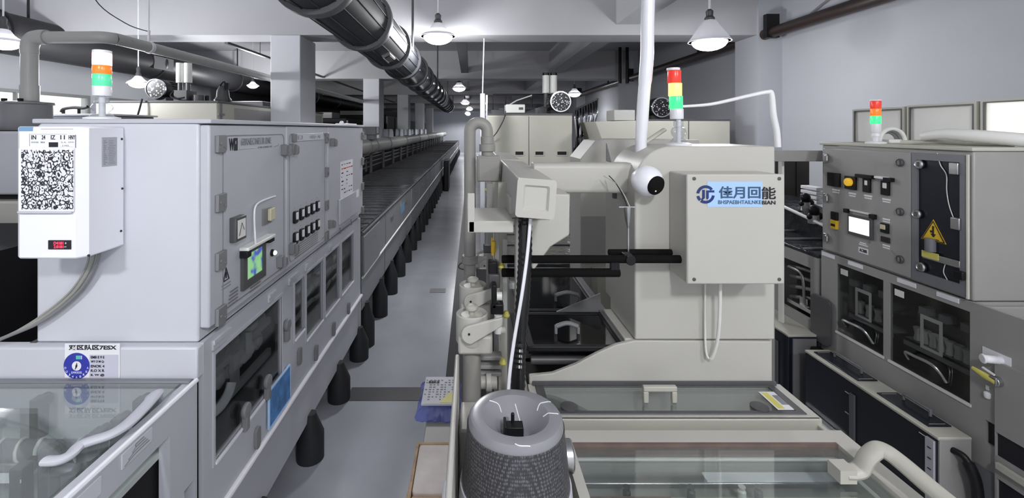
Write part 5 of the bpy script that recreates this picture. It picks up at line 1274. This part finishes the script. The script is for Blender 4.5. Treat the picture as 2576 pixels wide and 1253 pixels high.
bl('switch_block', M_black, 2226, 2245, 574, 24, .010); bl('switch_face', M_cream, 2227, 2240, 571, 12, .013, om); bl('red_block', M_brown, 2225, 2247, 603, 14, .006)
for y_, h_ in ((552, 4), (558, 3), (618, 4), (624, 3)): bl('caption_strip', M_paper, 2228, 2246, y_, h_, .0015, D1, 0)
MB().tube([(XF-.001, RY(2250), rz(2250, 630)), (XF-.001, RY(2268), rz(2268, 650))], .0012, 5).build('pen_line', M_midgrey, D1)
# electrical warning triangle and lower band on the dark door
XD = RX-.0065
yc, zc = RY(2353), rz(2353, 582); sz = .046
tri = [(yc-sz*1.05, zc-sz*.85), (yc+sz*1.05, zc-sz*.85), (yc, zc+sz*1.0)]
wt = MB().prism(tri, 'x', XD-.0015, XD).build('warning_triangle', M_yellow, om)
MB().tube([(XD-.002, a, b) for a, b in [(p[0]*.88+yc*.12, p[1]*.88+(zc-.012)*.12) for p in tri+[tri[0]]]], .0022, 6).build('triangle_border', M_ink, wt)
MB().box(XD-.0025, XD-.001, yc-.003, yc+.004, zc-.012, zc+.020).prism([(yc-.010, zc-.010), (yc+.010, zc-.010), (yc+.002, zc-.022), (yc-.003, zc-.022)], 'x', XD-.0025, XD-.001).box(XD-.0025, XD-.001, yc+.004, yc+.012, zc-.006, zc+.002).build('triangle_symbol', M_ink, wt)
MB().box(XD-.0025, XD-.001, yc-.022, yc+.022, zc-.032, zc-.029).build('triangle_symbol', M_ink, wt)
MB().box(XD-.010, XD, RY(2425), RY(2330), rz(2370, 660), rz(2370, 643)).build('busbar', M_steel, om, bev=.002)
MB().box(XD-.012, XD-.009, RY(2372), RY(2330), rz(2350, 650), rz(2350, 634)).build('yellow_strip', M_paleyellow, om)
MB().lathe([(.018, 0), (.018, .05)], (XD-.004, RY(2348), rz(2348, 632)), (0, 0, 1), 16).build('clear_sleeve', M_slate, om)
for pts in ([(2364, 385), (2372, 415), (2387, 440), (2388, 480), (2395, 520), (2410, 560)], [(2384, 665), (2380, 685), (2390, 705), (2397, 722)]):
    MB().tube(spline([(XD-.003, RY(a), rz(a, b)) for a, b in pts], 6), .0016, 6).build('inner_wire', M_panel, om)
# lower body toward the viewer: knob, yellow lever, cut-outs
y = RY(2520); MB().cyl((RX, y, rz(2520, 907)), (RX-.045, y+.012, rz(2520, 907)), .013, n=18).cyl((RX-.045, y+.012, rz(2520, 907)), (RX-.052, y+.014, rz(2520, 907)), .016, n=18).build('drain_knob', M_lenswhite, om, bev=.003)
y = RY(2522); z = rz(2522, 960)
MB().cyl((RX, y, z), (RX-.03, y, z), .016, n=16).box(RX-.034, RX-.02, y-.01, y+.012, z-.012, z+.016).build('valve_stem', M_steel, om, bev=.002)
MB().tube([(RX-.028, y-.005, z+.0), (RX-.030, y+.03, z+.006), (RX-.030, y+.066, z+.013)], [.012, .011, .006], 12, flat=(.6, 1)).build('valve_lever', M_paleyellow, om)
MB().tube([(RX-.028, y, z+.022), (RX-.028, y+.035, z+.030)], .004, 8).build('lever_guard', M_panel, om)
MB().lathe([(.007, -.012), (.010, -.006), (.010, .006), (.005, .010)], (RX-.001, RY(2485), rz(2485, 993)), n=14).lathe([(.005, 0), (.005, .014)], (RX-.001, RY(2485), rz(2485, 980)), n=10).build('lead_seal', M_lenswhite, om)
MB().box(RX+.012, RX+.02, RY(2515), RY(2477), .545, .645).build('cutout_back', M_ink, om)
yb_ = RY(2511)
pn_ = MB().plate('x', RX-.012, RX+.0, .9, yb_, .30, .86, [(.9, RY(2513), .54, .62), (.9, RY(2516), .30, .465)]).build('access_panel', M_grey, om)
MB().box(RX-.004, RX-.001, .9, RY(2513), .53, .63).box(RX-.004, RX-.001, .9, RY(2515), .29, .47).build('panel_back', M_ink, om)
MB().box(RX-.026, RX-.012, .9, RY(2520), .50, .525).build('panel_rail', M_beige, om, bev=.004)
MB().box(RX-.0015, RX, RY(2545), RY(2452), .10, .465).build('lower_dark_plate', M_slate, om)
# bench top in front of the housing
box('bench_top', M_midgrey, om, RX+.02, 2.30, .9, yn-.024, .82, .835); box('bench_glass', G_lid, om, RX+.015, 2.30, .9, yn-.024, .868, .874)
box('bench_rim', M_dgrey, om, RX+.001, RX+.015, .9, yn-.024, .872, .886)
box('bench_seal', M_black, om, RX+.02, 2.30, yn-.03, yn-.0225, .872, .892)
for k in range(3): MB().cyl((RX+.03, 1.45-.12*k, .845), (2.28, 1.45-.12*k, .845), .015, n=14).build('bench_roller', M_steel, om)
tower(wx(2203, 2.12), 2.12, ZTOP+.014, .0205, wz(251, 2.12), [(M_lenswhite, .16), (M_greenlit, .28), (M_orange, .25), (M_red, .27), (M_lenswhite, .04)], 'small signal tower with lit green lens on the grey right-hand machine', ball=False)
# white hose and coil on the roof
hz = ZTOP+.014
hs = spline([(1.90, 1.92, hz+.035), (1.91, 1.85, hz+.045), (1.93, 1.76, hz+.040), (1.98, 1.66, hz+.028), (2.04, 1.58, hz+.012), (2.12, 1.50, hz-.02), (2.25, 1.40, hz-.05)], 10)
tag(MB().tube(hs, [.018+.006*min(1, i/20)+.0008*(i % 2) for i in range(len(hs))], 18).build('flexible_hose', M_panel), 'thick pale flexible hose lying over the right-hand machine roof', 'hose')
m = thing('hose_coil', 'grey coiled hose on the roof between small signal tower and milky panels', 'hose', (1.99, 2.2, hz))
for k in range(3): MB().tube([(1.99+.060*math.cos(t*PI/14)*(1-.12*k), 2.16+.012*k, hz+.006+.062*math.sin(t*PI/14)*(1-.12*k)) for t in range(15)], .009, 10).build('coil_turn', M_midgrey if k else M_panel, m)
MB().box(1.96, 2.02, 2.14, 2.20, hz, hz+.018).build('coil_base', M_panel, m, bev=.004)
tag(MB().tube(spline([(1.86, 1.98, hz+.008), (1.93, 1.90, hz+.012), (1.98, 1.82, hz+.010), (2.02, 1.70, hz+.010)], 6), .010, 10).build('roof_cable', M_beige), 'pale cable lying beside the thick hose on the right-hand roof', 'cable')
# milky panels behind
xp = 2.36
bk = thing('panel_cabinet', 'grey cabinet behind the right-hand machine carrying the milky panels', 'cabinet', (2.7, 2.0, 0))
box('cabinet_body', M_grey, bk, xp-.03, 3.1, .9, xp*F/(2143-CX)+.05, 0, 1.56, .01)
edges_ = [2146, 2283, 2468, 2640]
for k in range(3):
    a, b = xp*F/(edges_[k+1]-CX)+.012, xp*F/(edges_[k]-CX)-.004
    t = thing('milky_panel', ['small milky panel behind the small signal tower', 'middle milky panel behind the thick hose', 'brightest milky panel at the right frame edge'][k], 'panel', (xp, (a+b)/2, 1.56), 'milky panels above the right line')
    z1 = 1.775+.006*k
    MB().plate('x', xp-.008, xp+.02, a, b, 1.56, z1, [(a+.016, b-.016, 1.576, z1-.014)]).build('panel_frame', M_beige, t)
    MB().plate('x', xp-.010, xp-.002, a+.012, b-.012, 1.572, z1-.010, [(a+.018, b-.018, 1.578, z1-.016)]).build('panel_seal', M_dgrey, t)
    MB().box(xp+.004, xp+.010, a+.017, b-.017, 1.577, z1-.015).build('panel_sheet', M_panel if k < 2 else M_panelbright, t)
# ---------------------------------------------------------------- black tanks in front
def tank(x0, x1, a, b, z0, z1, label, detail):
    t = thing('tank', label, 'tank', ((x0+x1)/2, a, 0))
    box('tank_body', M_navy, t, x0, x1, a+.003, b, z0, z1-.012, .003)
    MB().plate('z', z1-.012, z1, x0-.004, x1+.004, a-.002, b, []).build('tank_rim', M_beige, t, bev=.003)
    MB().box(x0-.034, x1, a+.02, b+.02, z0-.035, z0).build('base_ledge', M_steel, t, bev=.003)
    MB().box(x0+.02, x1-.01, a+.05, b-.02, 0, z0-.035).build('plinth', M_void, t)
    MB().tube([(x0-.033, a+.02, z0-.002), (x0-.033, b+.02, z0-.002)], .006, 8).build('ledge_rail', M_panel, t)
    return t
ta, tb = 1.66*F/(2362-CX), 1.66*F/(2026-CX)
tk = tank(1.66, 1.772, ta, tb, .285, .558, 'long black tank with two dark lids standing before the grey right-hand machine', True)
MB().box(1.66, 1.772, ta-.004, ta+.004, .05, .552).build('end_plate', M_grey, tk, bev=.002)
for a, b in ((ta+.055, ta+.27), (ta+.36, tb-.03)):
    l_ = box('tank_lid', M_navy, tk, 1.678, 1.764, a, b, .5575, .563, .002)
    MB().box(1.735, 1.743, a+.05, a+.058, .563, .585).box(1.735, 1.743, b-.058, b-.05, .563, .585).box(1.734, 1.744, a+.05, b-.05, .583, .591).build('lid_handle', M_slate, l_, bev=.002)
    for q in (a+.01, b-.012): MB().box(1.69, 1.75, q, q+.001, .563, .5635).build('lid_mark', M_panel, l_)
ym = 1.66*F/(2146-CX)
MB().box(1.652, 1.66, ym-.012, ym+.012, .285, .50).build('sight_strip', M_band, tk)
MB().box(1.652, 1.66, ta+.012, ta+.042, .10, .535).build('gauge_strip', M_cool2, tk)
m = MB()
for k in range(10): m.box(1.650, 1.6525, ta+.02, ta+.032, .16+k*.038, .163+k*.038)
m.build('gauge_marks', M_ink, tk)
for y, z in ((ym+.03, .49), (ym+.03, .40), (ta+.06, .53), (ta+.06, .36)): MB().tube([(1.658, y-.015, z), (1.658, y+.01, z)], .0014, 5).build('bracket_line', M_panel, tk)
MB().tube(spline([(1.705, ta-.002, .515), (1.715, ta-.03, .512), (1.722, ta-.045, .485), (1.735, ta-.05, .44), (1.748, ta-.045, .37), (1.757, ta-.03, .29), (1.765, ta-.02, .15), (1.765, ta-.02, .05)], 6), [.011]*10+[.017]*16+[.011]*17, 12).build('drain_pipe', M_black, tk)
t2 = tank(1.64, 1.795, 2.36, 3.10, .22, .59, 'shorter black tank farther down, beyond the long black tank', False)
MB().box(1.632, 1.640, 2.44, 2.47, .24, .52).build('sight_strip', M_band, t2)
text('lettering', 'WSA ZANOUV', M_band, t2, (1.6385, 2.72, .47), .34, .035, 'right', .0006)
text('lettering', 'OJKLAK', M_midgrey, t2, (1.6385, 2.70, .42), .24, .022, 'right', .0006)
MB().box(1.66, 1.78, 2.355, 2.362, .24, .57).build('end_plate', M_midgrey, t2)
MB().box(1.74, 1.79, 2.30, 2.35, .44, .54).build('pipe_stub', M_black, t2, bev=.01)
gd_ = MB().prism([(a, b) for a, b in rrect(2.27, 2.40, .56, .80, .03)], 'x', 1.782, 1.790).build('dark_guard', M_dgrey, bev=.002)
tag(gd_, 'dark rounded guard plate rising behind the far end of the long black tank', 'guard')
# ---------------------------------------------------------------- conveyor of the right line beyond the grey machine
rcv = thing('wash_conveyor', 'grey conveyor with rounded window and dark glass top beyond the right-hand machine', 'conveyor', (2.2, 3.0, 0))
ya, yb2 = 2.375, 3.3
MB().plate('x', RX, RX+.02, ya, yb2, 0, .98, [(2.425, 2.66, .64, .915), (2.78, 3.15, .64, .915)]).build('side_frame', M_grey, rcv)
box('inner_body', M_inner, rcv, RX+.12, 2.30, ya, yb2, 0, .97)
for k in range(4): MB().tube(spline([(RX+.06, 2.40, .70+.05*k), (RX+.07, 2.5, .72+.05*k), (RX+.06, 2.66, .68+.06*k)], 5), .010, 8).build('inner_pipe', M_midgrey, rcv)
MB().box(RX+.03, RX+.10, 2.43, 2.65, .655, .675).box(RX+.04, RX+.09, 2.50, 2.56, .675, .72).build('inner_rail', M_steel, rcv)
MB().tube(spline([(RX+.005, 2.44, .70), (RX-.012, 2.45, .72), (RX-.012, 2.47, .86), (RX-.010, 2.56, .88), (RX+.005, 2.60, .87)], 6), .007, 10).build('window_handle', M_steel, rcv)
box('glass_top', M_conv, rcv, RX, 2.32, ya, yb2, .98, 1.0, .004)
for k in range(3): MB().tube([(RX, ya+.1+.22*k, 1.006), (2.3, ya+.1+.22*k, 1.006)], .007, 8).build('cross_bar', M_midgrey, rcv)
MB().prism([(ya, .995), (yb2, .995), (yb2, 1.18), (ya, 1.04)], 'x', 2.06, 2.32).build('raised_cover', M_conv, rcv, bev=.004)
MB().tube([(2.05, ya, 1.05), (2.05, yb2, 1.19)], .010, 8).build('cover_edge', M_panel, rcv)
fr2 = thing('frame_bar', 'grey bridge bar between rounded column and the right-hand machine', 'bar', (1.8, 2.42, 0))
MB().box(wx(1940, 2.42), wx(2076, 2.42), 2.41, 2.45, wz(406, 2.42), wz(379, 2.42)).build('bar', M_grey, fr2, bev=.002)
MB().box(wx(1942, 2.42), wx(1949, 2.42), 2.42, 2.45, 0, wz(402, 2.42)).build('leg', M_grey, fr2)
MB().box(wx(1967, 2.50), wx(1973, 2.50), 2.50, 2.53, .592, wz(400, 2.5)).build('leg', M_panel, fr2)
# dark doorway and odds on that conveyor
db_ = thing('dark_cabinet', 'dark brown cabinet in the gap between column and right-hand machine', 'cabinet', (2.6, 3.6, 0))
box('cabinet_body', mat('dark_brown_panel', (.045, .04, .037), .5), db_, wx(1940, 3.6), wx(2024, 3.6), 3.55, 4.2, 0, wz(400, 3.6)); box('cabinet_seam', M_black, db_, wx(2002, 3.55), wx(2003, 3.55), 3.545, 3.55, .4, 1.4)
for k, (px, py, Y) in enumerate(((2026, 520, 3.0), (2047, 540, 2.75))):
    x, y, z = P(px, py, Y)
    zb2 = .995 + (Y-ya)/(yb2-ya)*.14+.045
    t = thing('clamp_handle', ['far black knob handle on the conveyor cover, right gap', 'near black knob handle on a steel pot, right gap'][k], 'handle', (x, y, zb2))
    MB().ball((x, y, zb2+.07), .030, 16).ball((x+.028, y, zb2+.035), .026, 14).ball((x-.02, y, zb2+.03), .02, 14).build('knob', M_black, t)
    MB().lathe([(.03, 0), (.03, .05), (.02, .055)], (x, y, zb2-.01), n=16).build('pot', M_steel, t)
t = thing('paper_stack', 'pale crumpled papers behind the black knob handles, right gap', 'paper', (wx(2050, 3.1), 3.1, 1.16))
for k in range(4): MB().box(wx(2040, 3.1), wx(2062, 3.1), 3.05, 3.2, 1.15+.03*k, 1.172+.03*k).build('sheet', M_paper, t, bev=.004)

# ---------------------------------------------------------------- far right oven and hopper
Yo = 5.0
ov = thing('oven_housing', 'wide beige oven housing in the right background behind the rounded column', 'oven', (2.3, 5.2, 0))
box('housing', M_beige, ov, wx(1612, Yo), wx(1837, Yo), Yo, 7.5, 0, wz(304, Yo), .01)
box('roof', M_dgrey, ov, wx(1612, Yo), wx(1838, Yo), Yo, 7.5, wz(304, Yo), wz(300, Yo))
box('seam', M_dgrey, ov, wx(1731, Yo), wx(1733, Yo), Yo-.006, Yo+.001, .3, wz(302, Yo))
zr2 = wz(300, Yo)
blower((wx(1664, 5.1), 5.1, zr2+.135), .112, .36, 'round blower with sparkling guard behind the central signal tower')
hp_ = thing('hopper', 'pale tapered hopper left of the far beige oven', 'hopper', (1.6, 5.1, 0))
MB().prism(pxy([(1498, 306), (1608, 303), (1608, 460), (1540, 460), (1512, 346)], 5.05), 'y', 5.05, 5.8).build('hopper_body', M_beige, hp_, bev=.006)
MB().box(wx(1540, 5.05), wx(1608, 5.05), 5.05, 5.8, 0, wz(455, 5.05)).build('hopper_leg', M_grey, hp_)
box('hopper_cap', M_pipe, hp_, wx(1549, 5.05), wx(1602, 5.05), 5.1, 5.4, wz(303, 5.05), wz(276, 5.05), .006)
# ---------------------------------------------------------------- brown pipes along the right wall
XP, ZP = 3.2, 1.65+.323*3.2
wp = thing('wall_pipe', 'thick dark red-brown pipe running along the right wall', 'pipe', (XP, 4, ZP))
MB().cyl((XP, .5, ZP), (XP, 33, ZP), .058, n=20).build('pipe', M_brown, wp)
for Y in (4.86, 9.2, 13.5, 17.8): MB().box(XP-.075, XP+.06, Y-.03, Y+.03, ZP-.06, ZP+.19).build('pipe_bracket', M_black, wp)
for Y in (6.4, 10.6): MB().cyl((XP-.02, Y, ZP), (XP-.02, Y, 3.25), .016, n=8).build('hanger_rod', M_black, wp)
w2 = thing('wall_conduit', 'thin grey conduit along the right wall above the brown pipe', 'conduit', (3.36, 4, 2.75))
MB().tube(spline([(3.372, 4.70, ZP+.05), (3.372, 4.2, ZP+.22), (3.372, 3.6, ZP+.26), (3.372, .5, ZP+.30)], 6), .012, 8).build('conduit', M_midgrey, w2)
w3 = thing('conduit_pair', 'two thin black pipes below the ceiling far along the right wall', 'pipe', (3.0, 10, 2.7))
for k in range(2): MB().cyl((2.9+.14*k, 8.9, 2.55), (2.9+.14*k, 8.9, 3.25), .03, n=10).build('riser', M_black, w3)
# ---------------------------------------------------------------- world and view
w = bpy.data.worlds.new('world'); scene.world = w; w.use_nodes = True
bg = w.node_tree.nodes['Background']; bg.inputs['Color'].default_value = (.93, .95, 1, 1); bg.inputs['Strength'].default_value = .7
vs = scene.view_settings; vs.view_transform = 'Standard'; vs.look = 'None'; vs.gamma = 1; vs.use_curve_mapping = False
vs.exposure = .32
